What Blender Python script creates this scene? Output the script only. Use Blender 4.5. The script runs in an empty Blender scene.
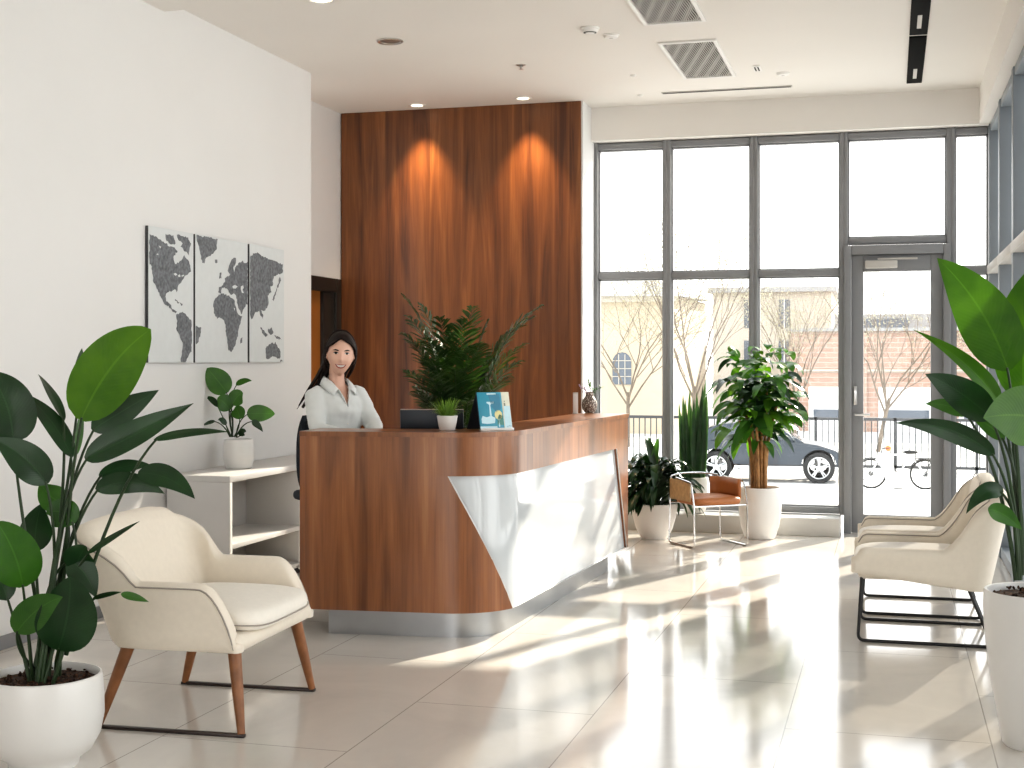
import bpy, bmesh, math, random
from mathutils import Vector, Matrix, noise
R = random.Random(7)
V = Vector
PI = math.pi
SC = bpy.context.scene
COL = SC.collection
# ------------------------------------------------------------------ camera
CAM_H, FPX, YAW, HORIZON = 1.45, 1350.0, math.atan(378/1350.0), 361.0
CA, SA = math.cos(YAW), math.sin(YAW)
FW, RT = V((-SA, CA, 0)), V((CA, SA, 0))
def pix(px, py, d):
    """world point seen at pixel (px,py) of the 1024x768 photo at forward distance d"""
    return FW*d + RT*((px-512)/FPX*d) + V((0, 0, CAM_H+(HORIZON-py)/FPX*d))
def pix_planeX(px, py, X):
    u = (px-512)/FPX
    d = X/(-SA+u*CA)
    return pix(px, py, d)
cd = bpy.data.cameras.new('camera'); cam = bpy.data.objects.new('camera', cd); COL.objects.link(cam)
cd.sensor_width = 36.0; cd.lens = 36.0*FPX/1024; cd.shift_y = -(384-HORIZON)/1024.0
cd.clip_end = 400
cam.location = (0, 0, CAM_H); cam.rotation_euler = (PI/2, 0, YAW)
SC.camera = cam
TOCAM = lambda p: (V((0, 0, CAM_H))-V(p)).normalized()

# ------------------------------------------------------------------ materials
def newmat(name):
    m = bpy.data.materials.new(name); m.use_nodes = True
    nt = m.node_tree; b = nt.nodes['Principled BSDF']
    return m, nt, b
def N(nt, t, **kw):
    n = nt.nodes.new(t)
    for k, v in kw.items():
        if k.startswith('i_'): n.inputs[k[2:].replace('_', ' ')].default_value = v
        else: setattr(n, k, v)
    return n
def ramp(nt, stops):
    r = nt.nodes.new('ShaderNodeValToRGB'); e = r.color_ramp.elements
    while len(e) < len(stops): e.new(0.5)
    for k, (p, c) in enumerate(stops):
        e[k].position = p; e[k].color = (*c, 1)
    return r
def plain(name, col, rough=.5, metal=0, spec=.5, var=.06, scale=6, bump=0, bscale=60, coat=0, sheen=0):
    """principled with soft noise variation (object coordinates)"""
    m, nt, b = newmat(name); L = nt.links.new
    tc = N(nt, 'ShaderNodeTexCoord'); nz = N(nt, 'ShaderNodeTexNoise', i_Scale=scale, i_Detail=4.0)
    L(tc.outputs['Object'], nz.inputs['Vector'])
    c1 = tuple(max(0, c*(1-var)) for c in col); c2 = tuple(min(1, c*(1+var)) for c in col)
    rp = ramp(nt, [(.3, c1), (.7, c2)]); L(nz.outputs['Fac'], rp.inputs['Fac']); L(rp.outputs['Color'], b.inputs['Base Color'])
    b.inputs['Roughness'].default_value = rough; b.inputs['Metallic'].default_value = metal
    b.inputs['Specular IOR Level'].default_value = spec
    if coat: b.inputs['Coat Weight'].default_value = coat; b.inputs['Coat Roughness'].default_value = .06
    if sheen: b.inputs['Sheen Weight'].default_value = sheen
    if bump:
        n2 = N(nt, 'ShaderNodeTexNoise', i_Scale=bscale, i_Detail=3.0); L(tc.outputs['Object'], n2.inputs['Vector'])
        bp = N(nt, 'ShaderNodeBump', i_Strength=bump, i_Distance=.004); L(n2.outputs['Fac'], bp.inputs['Height']); L(bp.outputs['Normal'], b.inputs['Normal'])
    return m
def wood(name, dark, mid, light, rough=.35, plank=.145, coat=.25, pv=.1):
    """veneer in UV metres, grain along V"""
    m, nt, b = newmat(name); L = nt.links.new
    uv = N(nt, 'ShaderNodeUVMap'); sp = N(nt, 'ShaderNodeSeparateXYZ'); L(uv.outputs['UV'], sp.inputs['Vector'])
    dv = N(nt, 'ShaderNodeMath', operation='DIVIDE'); L(sp.outputs['X'], dv.inputs[0]); dv.inputs[1].default_value = plank
    fl = N(nt, 'ShaderNodeMath', operation='FLOOR'); L(dv.outputs[0], fl.inputs[0])
    wn = N(nt, 'ShaderNodeTexWhiteNoise', noise_dimensions='1D'); L(fl.outputs[0], wn.inputs['W'])
    mp = N(nt, 'ShaderNodeMapping'); mp.inputs['Scale'].default_value = (9, .55, 1); L(uv.outputs['UV'], mp.inputs['Vector'])
    off = N(nt, 'ShaderNodeCombineXYZ'); L(wn.outputs['Value'], off.inputs['Y']); 
    sc = N(nt, 'ShaderNodeVectorMath', operation='SCALE'); sc.inputs['Scale'].default_value = 9.0; L(off.outputs[0], sc.inputs[0])
    ad = N(nt, 'ShaderNodeVectorMath', operation='ADD'); L(mp.outputs[0], ad.inputs[0]); L(sc.outputs[0], ad.inputs[1])
    n1 = N(nt, 'ShaderNodeTexNoise', i_Scale=1.0, i_Detail=3.0, i_Roughness=.55, i_Distortion=.9); L(ad.outputs[0], n1.inputs['Vector'])
    mp2 = N(nt, 'ShaderNodeMapping'); mp2.inputs['Scale'].default_value = (95, 2.2, 1); L(uv.outputs['UV'], mp2.inputs['Vector'])
    n2 = N(nt, 'ShaderNodeTexNoise', i_Scale=1.0, i_Detail=4.0, i_Roughness=.7); L(mp2.outputs[0], n2.inputs['Vector'])
    a1 = N(nt, 'ShaderNodeMath', operation='MULTIPLY_ADD'); L(n1.outputs['Fac'], a1.inputs[0]); a1.inputs[1].default_value = 1.05; a1.inputs[2].default_value = -.28
    a2 = N(nt, 'ShaderNodeMath', operation='MULTIPLY_ADD'); L(n2.outputs['Fac'], a2.inputs[0]); a2.inputs[1].default_value = .35; L(a1.outputs[0], a2.inputs[2])
    a3 = N(nt, 'ShaderNodeMath', operation='MULTIPLY_ADD'); L(wn.outputs['Value'], a3.inputs[0]); a3.inputs[1].default_value = pv; L(a2.outputs[0], a3.inputs[2])
    rp = ramp(nt, [(.22, dark), (.55, mid), (.92, light)]); L(a3.outputs[0], rp.inputs['Fac'])
    L(rp.outputs['Color'], b.inputs['Base Color']); b.inputs['Roughness'].default_value = rough
    b.inputs['Coat Weight'].default_value = coat; b.inputs['Coat Roughness'].default_value = .15
    bp = N(nt, 'ShaderNodeBump', i_Strength=.12, i_Distance=.002); L(n2.outputs['Fac'], bp.inputs['Height']); L(bp.outputs['Normal'], b.inputs['Normal'])
    return m
def leafmat(name, c1, c2, trans=.3, rough=.35, vein=.22):
    m, nt, b = newmat(name); L = nt.links.new
    uv = N(nt, 'ShaderNodeUVMap'); sp = N(nt, 'ShaderNodeSeparateXYZ'); L(uv.outputs['UV'], sp.inputs['Vector'])
    s = N(nt, 'ShaderNodeMath', operation='SUBTRACT'); L(sp.outputs['X'], s.inputs[0]); s.inputs[1].default_value = .5
    ab = N(nt, 'ShaderNodeMath', operation='ABSOLUTE'); L(s.outputs[0], ab.inputs[0])
    tc = N(nt, 'ShaderNodeTexCoord'); nz = N(nt, 'ShaderNodeTexNoise', i_Scale=7.0, i_Detail=3.0); L(tc.outputs['Object'], nz.inputs['Vector'])
    rp = ramp(nt, [(.3, c1), (.7, c2)]); L(nz.outputs['Fac'], rp.inputs['Fac'])
    # side veins
    k = N(nt, 'ShaderNodeMath', operation='MULTIPLY_ADD'); L(ab.outputs[0], k.inputs[0]); k.inputs[1].default_value = -.5; L(sp.outputs['Y'], k.inputs[2])
    k2 = N(nt, 'ShaderNodeMath', operation='MULTIPLY'); L(k.outputs[0], k2.inputs[0]); k2.inputs[1].default_value = 150
    sn = N(nt, 'ShaderNodeMath', operation='SINE'); L(k2.outputs[0], sn.inputs[0])
    mid = N(nt, 'ShaderNodeMath', operation='LESS_THAN'); L(ab.outputs[0], mid.inputs[0]); mid.inputs[1].default_value = .018
    mx = N(nt, 'ShaderNodeMixRGB', blend_type='MIX'); L(mid.outputs[0], mx.inputs['Fac']); L(rp.outputs['Color'], mx.inputs['Color1'])
    mx.inputs['Color2'].default_value = tuple(min(1, c*1.9+.015) for c in c2)+(1,)
    sv = N(nt, 'ShaderNodeMath', operation='MULTIPLY'); L(mid.outputs[0], sv.inputs[0]); sv.inputs[1].default_value = vein; L(sv.outputs[0], mx.inputs['Fac'])
    L(mx.outputs['Color'], b.inputs['Base Color']); b.inputs['Roughness'].default_value = rough
    bp = N(nt, 'ShaderNodeBump', i_Strength=.12, i_Distance=.002); L(sn.outputs[0], bp.inputs['Height']); L(bp.outputs['Normal'], b.inputs['Normal'])
    tr = N(nt, 'ShaderNodeBsdfTranslucent'); 
    tcx = N(nt, 'ShaderNodeMixRGB', blend_type='MULTIPLY'); tcx.inputs['Fac'].default_value = 1; L(mx.outputs['Color'], tcx.inputs['Color1']); tcx.inputs['Color2'].default_value = (2.6, 2.4, .9, 1)
    L(tcx.outputs['Color'], tr.inputs['Color'])
    ms = N(nt, 'ShaderNodeMixShader'); ms.inputs['Fac'].default_value = trans
    L(b.outputs[0], ms.inputs[1]); L(tr.outputs[0], ms.inputs[2]); L(ms.outputs[0], nt.nodes['Material Output'].inputs['Surface'])
    return m
def glassmat(name, tint=(.97, .985, .98), refl=.08):
    """clear architectural pane: straight transmission plus Fresnel reflection"""
    m, nt, b = newmat(name); L = nt.links.new; nt.nodes.remove(b)
    t = N(nt, 'ShaderNodeBsdfTransparent'); t.inputs['Color'].default_value = (*tint, 1)
    g = N(nt, 'ShaderNodeBsdfGlossy'); g.inputs['Roughness'].default_value = .02
    f = N(nt, 'ShaderNodeFresnel'); f.inputs['IOR'].default_value = 1.45
    mu = N(nt, 'ShaderNodeMath', operation='MULTIPLY'); mu.inputs[1].default_value = .8; L(f.outputs[0], mu.inputs[0])
    ms = N(nt, 'ShaderNodeMixShader'); L(mu.outputs[0], ms.inputs['Fac']); L(t.outputs[0], ms.inputs[1]); L(g.outputs[0], ms.inputs[2])
    L(ms.outputs[0], nt.nodes['Material Output'].inputs['Surface'])
    return m
def floormat():
    m, nt, b = newmat('polished stone tiles'); L = nt.links.new
    tc = N(nt, 'ShaderNodeTexCoord'); sp = N(nt, 'ShaderNodeSeparateXYZ'); L(tc.outputs['Object'], sp.inputs['Vector'])
    cb = N(nt, 'ShaderNodeCombineXYZ')
    a = N(nt, 'ShaderNodeMath', operation='ADD'); a.inputs[1].default_value = -5.42+20*1.52; L(sp.outputs['Y'], a.inputs[0]); L(a.outputs[0], cb.inputs['X'])
    a2 = N(nt, 'ShaderNodeMath', operation='ADD'); a2.inputs[1].default_value = 1.17+20*.77; L(sp.outputs['X'], a2.inputs[0]); L(a2.outputs[0], cb.inputs['Y'])
    br = N(nt, 'ShaderNodeTexBrick', offset=.5, offset_frequency=2, squash=1.0)
    for k, v in dict(Scale=1.0).items(): br.inputs[k].default_value = v
    br.inputs['Mortar Size'].default_value = .0028; br.inputs['Brick Width'].default_value = 1.52; br.inputs['Row Height'].default_value = .77; br.inputs['Mortar Smooth'].default_value = .1
    br.inputs['Color1'].default_value = (.72, .68, .625, 1); br.inputs['Color2'].default_value = (.74, .70, .645, 1); br.inputs['Mortar'].default_value = (.42, .39, .35, 1)
    L(cb.outputs[0], br.inputs['Vector'])
    nz = N(nt, 'ShaderNodeTexNoise', i_Scale=1.1, i_Detail=6.0, i_Roughness=.62, i_Distortion=1.4); L(tc.outputs['Object'], nz.inputs['Vector'])
    rp = ramp(nt, [(.35, (.90, .90, .91)), (.65, (1, 1, 1))]); L(nz.outputs['Fac'], rp.inputs['Fac'])
    mx = N(nt, 'ShaderNodeMixRGB', blend_type='MULTIPLY'); mx.inputs['Fac'].default_value = 1; L(br.outputs['Color'], mx.inputs['Color1']); L(rp.outputs['Color'], mx.inputs['Color2'])
    L(mx.outputs['Color'], b.inputs['Base Color'])
    n2 = N(nt, 'ShaderNodeTexNoise', i_Scale=2.5, i_Detail=3.0); L(tc.outputs['Object'], n2.inputs['Vector'])
    rr = N(nt, 'ShaderNodeMapRange'); rr.inputs['To Min'].default_value = .07; rr.inputs['To Max'].default_value = .15; L(n2.outputs['Fac'], rr.inputs['Value']); L(rr.outputs[0], b.inputs['Roughness'])
    b.inputs['Specular IOR Level'].default_value = .8
    inv = N(nt, 'ShaderNodeMath', operation='MULTIPLY'); inv.inputs[1].default_value = -1; L(br.outputs['Fac'], inv.inputs[0])
    bp = N(nt, 'ShaderNodeBump', i_Strength=.25, i_Distance=.002); L(inv.outputs[0], bp.inputs['Height']); L(bp.outputs['Normal'], b.inputs['Normal'])
    return m
def brickmat(name, c1, c2, mortar, w=.5, h=.16):
    m, nt, b = newmat(name); L = nt.links.new
    tc = N(nt, 'ShaderNodeTexCoord'); sp = N(nt, 'ShaderNodeSeparateXYZ'); L(tc.outputs['Object'], sp.inputs['Vector'])
    cb = N(nt, 'ShaderNodeCombineXYZ'); L(sp.outputs['X'], cb.inputs['X']); L(sp.outputs['Z'], cb.inputs['Y'])
    br = N(nt, 'ShaderNodeTexBrick'); br.inputs['Scale'].default_value = 1; br.inputs['Brick Width'].default_value = w; br.inputs['Row Height'].default_value = h; br.inputs['Mortar Size'].default_value = .012
    br.inputs['Color1'].default_value = (*c1, 1); br.inputs['Color2'].default_value = (*c2, 1); br.inputs['Mortar'].default_value = (*mortar, 1)
    L(cb.outputs[0], br.inputs['Vector']); L(br.outputs['Color'], b.inputs['Base Color']); b.inputs['Roughness'].default_value = .9
    return m
def spotmat(name, base, spot, scale, lo, hi, rough=.4):
    m, nt, b = newmat(name); L = nt.links.new
    tc = N(nt, 'ShaderNodeTexCoord'); vz = N(nt, 'ShaderNodeTexVoronoi', i_Scale=scale); L(tc.outputs['Object'], vz.inputs['Vector'])
    rp = ramp(nt, [(lo, spot), (hi, base)]); L(vz.outputs['Distance'], rp.inputs['Fac']); L(rp.outputs['Color'], b.inputs['Base Color'])
    b.inputs['Roughness'].default_value = rough
    bp = N(nt, 'ShaderNodeBump', i_Strength=.5, i_Distance=.006); L(vz.outputs['Distance'], bp.inputs['Height']); L(bp.outputs['Normal'], b.inputs['Normal'])
    return m
def emit(name, col, s):
    m, nt, b = newmat(name); b.inputs['Base Color'].default_value = (*col, 1); b.inputs['Emission Color'].default_value = (*col, 1); b.inputs['Emission Strength'].default_value = s
    return m

M = {}
M['wall'] = plain('white wall paint', (.745, .742, .735), .7, var=.012, scale=1.5, bump=.03, bscale=220)
M['ceil'] = plain('ceiling paint', (.80, .775, .74), .8, var=.012, scale=1)
M['floor'] = floormat()
M['wallwood'] = wood('walnut wall veneer', (.085, .027, .009), (.22, .080, .024), (.42, .18, .055), .42, .42, .15, .10)
M['deskwood'] = wood('walnut desk veneer', (.135, .046, .016), (.29, .112, .040), (.50, .235, .095), .3, .30, .3, .10)
M['legwood'] = plain('oiled beech', (.25, .105, .042), .4, var=.25, scale=14)
M['frame'] = plain('grey window frame', (.25, .255, .265), .45, var=.03)
M['frameblue'] = plain('blue grey window frame', (.24, .27, .30), .4, var=.03)
M['sill'] = plain('pale grey sill', (.52, .50, .47), .5, var=.03)
M['glass'] = glassmat('window glass')
M['steel'] = plain('brushed steel', (.62, .62, .62), .28, metal=1, var=.04)
M['plinth'] = plain('dull brushed steel', (.36, .365, .37), .33, metal=1, var=.05)
M['chrome'] = plain('chrome tube', (.72, .72, .72), .15, metal=1, var=.02)
M['matblack'] = plain('matt black', (.008, .008, .008), .9, spec=.1)
M['black'] = plain('black metal', (.012, .012, .013), .4, var=.1)
M['darkbar'] = plain('dark bronze bar', (.035, .022, .018), .4, var=.1)
M['cream'] = plain('cream upholstery', (.77, .70, .60), .75, var=.02, scale=40, bump=.08, bscale=420, sheen=.15)
M['creamw'] = plain('ivory seat upholstery', (.82, .775, .70), .75, var=.02, scale=40, bump=.08, bscale=420, sheen=.15)
M['piping'] = plain('grey piping', (.36, .32, .28), .7)
M['lacq'] = plain('gloss white lacquer', (.60, .635, .66), .09, var=.01, coat=.6)
M['cab'] = plain('white cabinet laminate', (.66, .645, .63), .4, var=.01)
M['pot'] = plain('white glazed pot', (.75, .74, .72), .3, var=.015, coat=.2)
M['potm'] = plain('white matte planter', (.80, .785, .76), .5, var=.015)
M['soil'] = spotmat('bark mulch', (.030, .014, .008), (.16, .075, .04), 75, .05, .55, .9)
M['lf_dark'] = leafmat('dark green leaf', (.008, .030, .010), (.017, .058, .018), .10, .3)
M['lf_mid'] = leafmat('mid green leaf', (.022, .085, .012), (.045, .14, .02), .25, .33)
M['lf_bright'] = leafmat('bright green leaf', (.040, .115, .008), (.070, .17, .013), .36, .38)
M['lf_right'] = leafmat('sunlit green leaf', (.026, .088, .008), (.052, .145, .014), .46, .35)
M['lf_palm'] = leafmat('palm leaflet', (.012, .038, .012), (.035, .085, .02), .22, .4, .2)
M['lf_grass'] = leafmat('pale grass blade', (.10, .20, .035), (.20, .33, .08), .3, .5, .1)
M['lf_snake'] = leafmat('snake plant leaf', (.020, .065, .030), (.055, .125, .055), .15, .4, .1)
M['stem'] = plain('green leaf stalk', (.020, .045, .013), .45, var=.3)
M['cane'] = plain('tan cane stems', (.36, .19, .075), .7, var=.4, scale=18)
M['navy'] = plain('dark navy plastic', (.022, .030, .042), .4, var=.05)
M['navyfab'] = plain('dark navy fabric', (.018, .024, .034), .8, var=.1)
M['leather'] = plain('tan leather', (.42, .16, .055), .45, var=.1, scale=9)
M['tanmesh'] = plain('pale tan leather lining', (.50, .33, .17), .6, var=.15, scale=30)
M['print'] = plain('dark grey map ink', (.17, .18, .195), .8, var=.35, scale=48)
M['canvas'] = plain('pale canvas', (.66, .685, .69), .8, var=.02, scale=20)
M['canvasedge'] = plain('dark canvas edge', (.07, .07, .075), .8)
M['skin'] = plain('skin', (.72, .45, .345), .5, var=.05, scale=8)
M['hair'] = plain('dark brown hair', (.016, .008, .006), .6, spec=.3, var=.35, scale=30)
M['shirt'] = plain('pale grey cotton shirt', (.70, .72, .71), .8, var=.03, bump=.12, bscale=26)
M['trouser'] = plain('charcoal trousers', (.03, .032, .038), .8)
M['shoe'] = plain('black shoe leather', (.012, .011, .011), .35)
M['lip'] = plain('rosy lips', (.40, .09, .08), .4)
M['tooth'] = plain('teeth', (.82, .79, .74), .3)
M['eyewhite'] = plain('eye white', (.72, .70, .68), .3)
M['iris'] = plain('brown iris', (.018, .010, .007), .2)
M['doorwood'] = plain('orange brown door leaf', (.34, .135, .03), .45, var=.1, scale=3)
M['doorframe'] = plain('dark door frame', (.022, .019, .017), .4)
M['ventdark'] = plain('vent recess', (.05, .048, .045), .8)
M['ventslat'] = plain('vent slat', (.50, .48, .45), .6)
M['white'] = plain('white plastic', (.80, .79, .77), .4, var=.01)
M['lampdark'] = plain('downlight reflector', (.32, .30, .28), .3, metal=.6)
M['lampglow'] = emit('lit lamp face', (1, .85, .62), 6)
# ------------------------------------------------------------------ mesh builder
class MB:
    def __init__(s): s.v = []; s.f = []; s.uv = []; s.m = []
    def add(s, verts, faces, uvs=None, mi=0):
        b = len(s.v); s.v += [tuple(p) for p in verts]
        s.uv += list(uvs) if uvs else [(p[0]+p[1]*.6, p[2]) for p in verts]
        s.f += [tuple(b+i for i in f) for f in faces]; s.m += [mi]*len(faces)
        return s
    def box(s, x0, x1, y0, y1, z0, z1, bev=0, mi=0, seg=2, mat=None):
        bm = bmesh.new(); bmesh.ops.create_cube(bm, size=1)
        for v in bm.verts: v.co = V((x0+(v.co.x+.5)*(x1-x0), y0+(v.co.y+.5)*(y1-y0), z0+(v.co.z+.5)*(z1-z0)))
        if bev: bmesh.ops.bevel(bm, geom=bm.edges[:], offset=min(bev, .49*min(x1-x0, y1-y0, z1-z0)), segments=seg, affect='EDGES', profile=.5)
        return s.bm(bm, mat, mi)
    def bm(s, bm, mat=None, mi=0):
        if mat is not None: bm.transform(mat)
        bm.verts.index_update(); bm.verts.ensure_lookup_table()
        s.add([v.co.copy() for v in bm.verts], [[v.index for v in f.verts] for f in bm.faces], None, mi); bm.free(); return s
    def tube(s, pts, r, n=8, mi=0, cap=True, flat=1.0):
        pts = [V(p) for p in pts]; k = len(pts)
        rs = r if isinstance(r, (list, tuple)) else [r]*k
        vs, fs, uv = [], [], []
        t0 = (pts[1]-pts[0]).normalized(); up = V((0, 0, 1)) if abs(t0.z) < .9 else V((1, 0, 0))
        a = t0.cross(up).normalized()
        for i in range(k):
            t = (pts[min(i+1, k-1)]-pts[max(i-1, 0)])
            t = t.normalized() if t.length > 1e-9 else t0
            a = (a-t*a.dot(t)); a = a.normalized() if a.length > 1e-6 else t.orthogonal().normalized()
            b = t.cross(a)
            for j in range(n):
                w = 2*PI*j/n
                vs.append(pts[i]+(a*math.cos(w)+b*math.sin(w)*flat)*rs[i]); uv.append((j/n, i/max(1, k-1)))
        for i in range(k-1):
            for j in range(n):
                fs.append((i*n+j, i*n+(j+1) % n, (i+1)*n+(j+1) % n, (i+1)*n+j))
        if cap: fs.append(tuple(range(n-1, -1, -1))); fs.append(tuple((k-1)*n+j for j in range(n)))
        return s.add(vs, fs, uv, mi)
    def lathe(s, prof, c=(0, 0, 0), n=40, mi=0, capb=True, capt=False):
        c = V(c); vs, fs = [], []
        for (r, z) in prof:
            for j in range(n):
                w = 2*PI*j/n; vs.append(c+V((r*math.cos(w), r*math.sin(w), z)))
        for i in range(len(prof)-1):
            for j in range(n): fs.append((i*n+j, i*n+(j+1) % n, (i+1)*n+(j+1) % n, (i+1)*n+j))
        if capb: fs.append(tuple(range(n-1, -1, -1)))
        if capt: fs.append(tuple((len(prof)-1)*n+j for j in range(n)))
        return s.add(vs, fs, None, mi)
    def prism(s, poly, z0, z1, mi=0, uvf=None):
        n = len(poly); vs = [V((p[0], p[1], z0)) for p in poly]+[V((p[0], p[1], z1)) for p in poly]
        fs = [tuple(range(n-1, -1, -1)), tuple(range(n, 2*n))]+[(i, (i+1) % n, n+(i+1) % n, n+i) for i in range(n)]
        return s.add(vs, fs, [uvf(p) for p in vs] if uvf else None, mi)
    def grid(s, rows, uvs=None, mi=0, closed=False):
        nr, nc = len(rows), len(rows[0]); vs = [p for r in rows for p in r]; fs = []
        for i in range(nr-1):
            for j in range(nc-(0 if closed else 1)):
                fs.append((i*nc+j, i*nc+(j+1) % nc, (i+1)*nc+(j+1) % nc, (i+1)*nc+j))
        return s.add(vs, fs, [u for r in uvs for u in r] if uvs else None, mi)
    def leaf(s, base, tip, hw, bend=(0, 0, 0), face=None, fold=.18, seg=14, cr=3, a=.62, b=.8, curl=0, wave=0, mi=0):
        base, tip, bend = V(base), V(tip), V(bend); c = (base+tip)/2+bend
        nh = face if face is not None else TOCAM(c); nh = V(nh)
        tm = a/(a+b); mx = tm**a*(1-tm)**b
        rows, uvs = [], []; ph = R.uniform(0, 6)
        for i in range(seg+1):
            t = i/seg
            p = base*(1-t)**2+c*2*t*(1-t)+tip*t*t
            T = ((c-base)*(1-t)+(tip-c)*t); T = T.normalized() if T.length > 1e-7 else V((0, 0, 1))
            sd = T.cross(nh); sd = sd.normalized() if sd.length > 1e-4 else T.orthogonal().normalized()
            nn = sd.cross(T)
            tt = min(max(t, .004), 1)
            w = hw*(tt**a*(1-tt)**b)/mx
            row, ru = [], []
            for j in range(-cr, cr+1):
                q = j/cr
                row.append(p+sd*(w*q)+nn*(w*(fold*abs(q)-curl*q*q)+wave*w*math.sin(9*t+ph+(2 if q < 0 else 0))*abs(q))); ru.append((q*.5+.5, t))
            rows.append(row); uvs.append(ru)
        return s.grid(rows, uvs, mi)
    def build(s, name, mats, parent=None, smooth=True, sharp=38, solid=0):
        me = bpy.data.meshes.new(name); me.from_pydata(s.v, [], s.f)
        ul = me.uv_layers.new(name='UVMap')
        li = [0]*len(me.loops); me.loops.foreach_get('vertex_index', li)
        buf = []
        for i in li: buf += [float(s.uv[i][0]), float(s.uv[i][1])]
        ul.data.foreach_set('uv', buf)
        for m in (mats if isinstance(mats, (list, tuple)) else [mats]): me.materials.append(m)
        me.polygons.foreach_set('material_index', s.m)
        me.update()
        bm = bmesh.new(); bm.from_mesh(me); 
        if sharp: bmesh.ops.recalc_face_normals(bm, faces=bm.faces[:])
        bm.to_mesh(me); bm.free()
        me.polygons.foreach_set('use_smooth', [smooth]*len(me.polygons))
        if smooth and sharp: me.set_sharp_from_angle(angle=math.radians(sharp))
        me.validate()
        o = bpy.data.objects.new(name, me); COL.objects.link(o)
        if parent is not None: o.parent = parent
        if solid:
            md = o.modifiers.new('thickness', 'SOLIDIFY'); md.thickness = solid; md.offset = -1
        return o
def leafbuild(mb, name, mats, parent=None): return mb.build(name, mats, parent, True, 0)
def tag(o, label, cat, group=None, kind=None):
    if label: o['label'] = label
    if cat: o['category'] = cat
    if group: o['group'] = group
    if kind: o['kind'] = kind
    return o
def thing(name, label, cat, loc=(0, 0, 0), rz=0, group=None, kind=None):
    o = bpy.data.objects.new(name, None); COL.objects.link(o); o.location = loc; o.rotation_euler = (0, 0, rz); o.empty_display_size = .1
    return tag(o, label, cat, group, kind)
def struct(name, mb, mat, label=None, cat=None, **k):
    o = mb.build(name, mat, None, **k); o['kind'] = 'structure'
    return tag(o, label or name.replace('_', ' '), cat or name.split('_')[0])
def structure_empty(name, label, cat):
    o = bpy.data.objects.new(name, None); COL.objects.link(o); o['kind'] = 'structure'; return tag(o, label, cat)
def copy_tree(o, parent=None):
    c = o.copy(); COL.objects.link(c)
    if parent is not None: c.parent = parent
    for ch in list(o.children): copy_tree(ch, c)
    return c
def bez(p0, p1, p2, n=10):
    p0, p1, p2 = V(p0), V(p1), V(p2)
    return [p0*(1-t)**2+p1*2*t*(1-t)+p2*t*t for t in [i/n for i in range(n+1)]]
def spline(pts, n=8):
    """Catmull-Rom through points"""
    P = [V(p) for p in pts]; out = []
    for i in range(len(P)-1):
        a, b, c, d = P[max(i-1, 0)], P[i], P[i+1], P[min(i+2, len(P)-1)]
        for k in range(n):
            t = k/n
            out.append(.5*((2*b)+(c-a)*t+(2*a-5*b+4*c-d)*t*t+(3*b-a-3*c+d)*t**3))
    out.append(P[-1]); return out
def roundpoly(pts, r, n=6, closed=False):
    """polyline with filleted corners"""
    P = [V(p) for p in pts]; out = []; k = len(P)
    for i in range(k):
        if not closed and i in (0, k-1): out.append(P[i]); continue
        a, b, c = P[i-1], P[i], P[(i+1) % k]
        rr = min(r, .45*(a-b).length, .45*(c-b).length)
        p0, p2 = b+(a-b).normalized()*rr, b+(c-b).normalized()*rr
        out += bez(p0, b, p2, n)
    return out

# ------------------------------------------------------------------ room shell
WY, RX, LX, CH, WH = 11.72, .775, -4.30, 3.67, 3.38
struct('floor', MB().box(-6.5, 1.0, -5, 11.95, -.10, 0), M['floor'], 'floor of large polished beige stone tiles', 'floor', sharp=30)
mb = MB().box(-6.5, 1.2, -5, 12.1, CH, CH+.15)
struct('ceiling', mb, M['ceil'], 'flat off white ceiling', 'ceiling')
struct('wall_left', MB().box(LX-.25, LX, -5, 9.61, 0, CH), M['wall'], 'long white wall on the left', 'wall')
struct('wall_recess', MB().box(-5.6, -4.75, 9.605, 10.02, 0, CH).box(-5.6, -4.75, 10.02, 11.245, 2.18, CH).box(-5.6, -4.75, 11.245, 11.5, 0, CH), M['wall'], 'white recessed wall holding the dark framed door', 'wall')
mb = MB(); 
x0, x1, yw = -4.74, -2.54, 11.25
mb.grid([[V((x0, yw, 0)), V((x1, yw, 0))], [V((x0, yw, CH)), V((x1, yw, CH))]], [[(0, 0), (x1-x0, 0)], [(0, CH), (x1-x0, CH)]])
mb.box(x0, x1, yw+.002, yw+.03, 0, CH)
struct('wall_wood', mb, M['wallwood'], 'tall feature wall clad in reddish walnut veneer', 'wall')
struct('wall_return', MB().box(-4.74, -2.54, 11.28, 11.95, 0, CH).box(-2.54, -2.525, 11.26, WY, 0, CH), M['wall'], 'narrow white end of the wood clad wall', 'wall')
struct('wall_front', MB().box(-2.55, 1.0, WY-.12, WY+.2, WH, CH), M['ceil'], 'white bulkhead above the street windows', 'wall')
struct('wall_right', MB().box(.70, 1.0, -5, WY-.1, WH, CH).box(RX, 1.0, -5, 2.0, 0, WH), M['ceil'], 'white bulkhead along the right windows', 'wall')
struct('trim_1', MB().box(LX, 1.0, 6.9, 7.42, 3.60, CH), M['ceil'], 'shallow ceiling drop beam', 'trim')
struct('baseboard_left', MB().box(LX, LX+.015, -5, 9.6, 0, .07, .004), plain('grey baseboard', (.25, .25, .26), .5), 'grey baseboard on the left wall', 'baseboard')
struct('trim_2', MB().box(-2.52, -.40, 11.42, WY+.06, 0, .15, .008), M['sill'], 'low pale sill under the street windows', 'trim')
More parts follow.
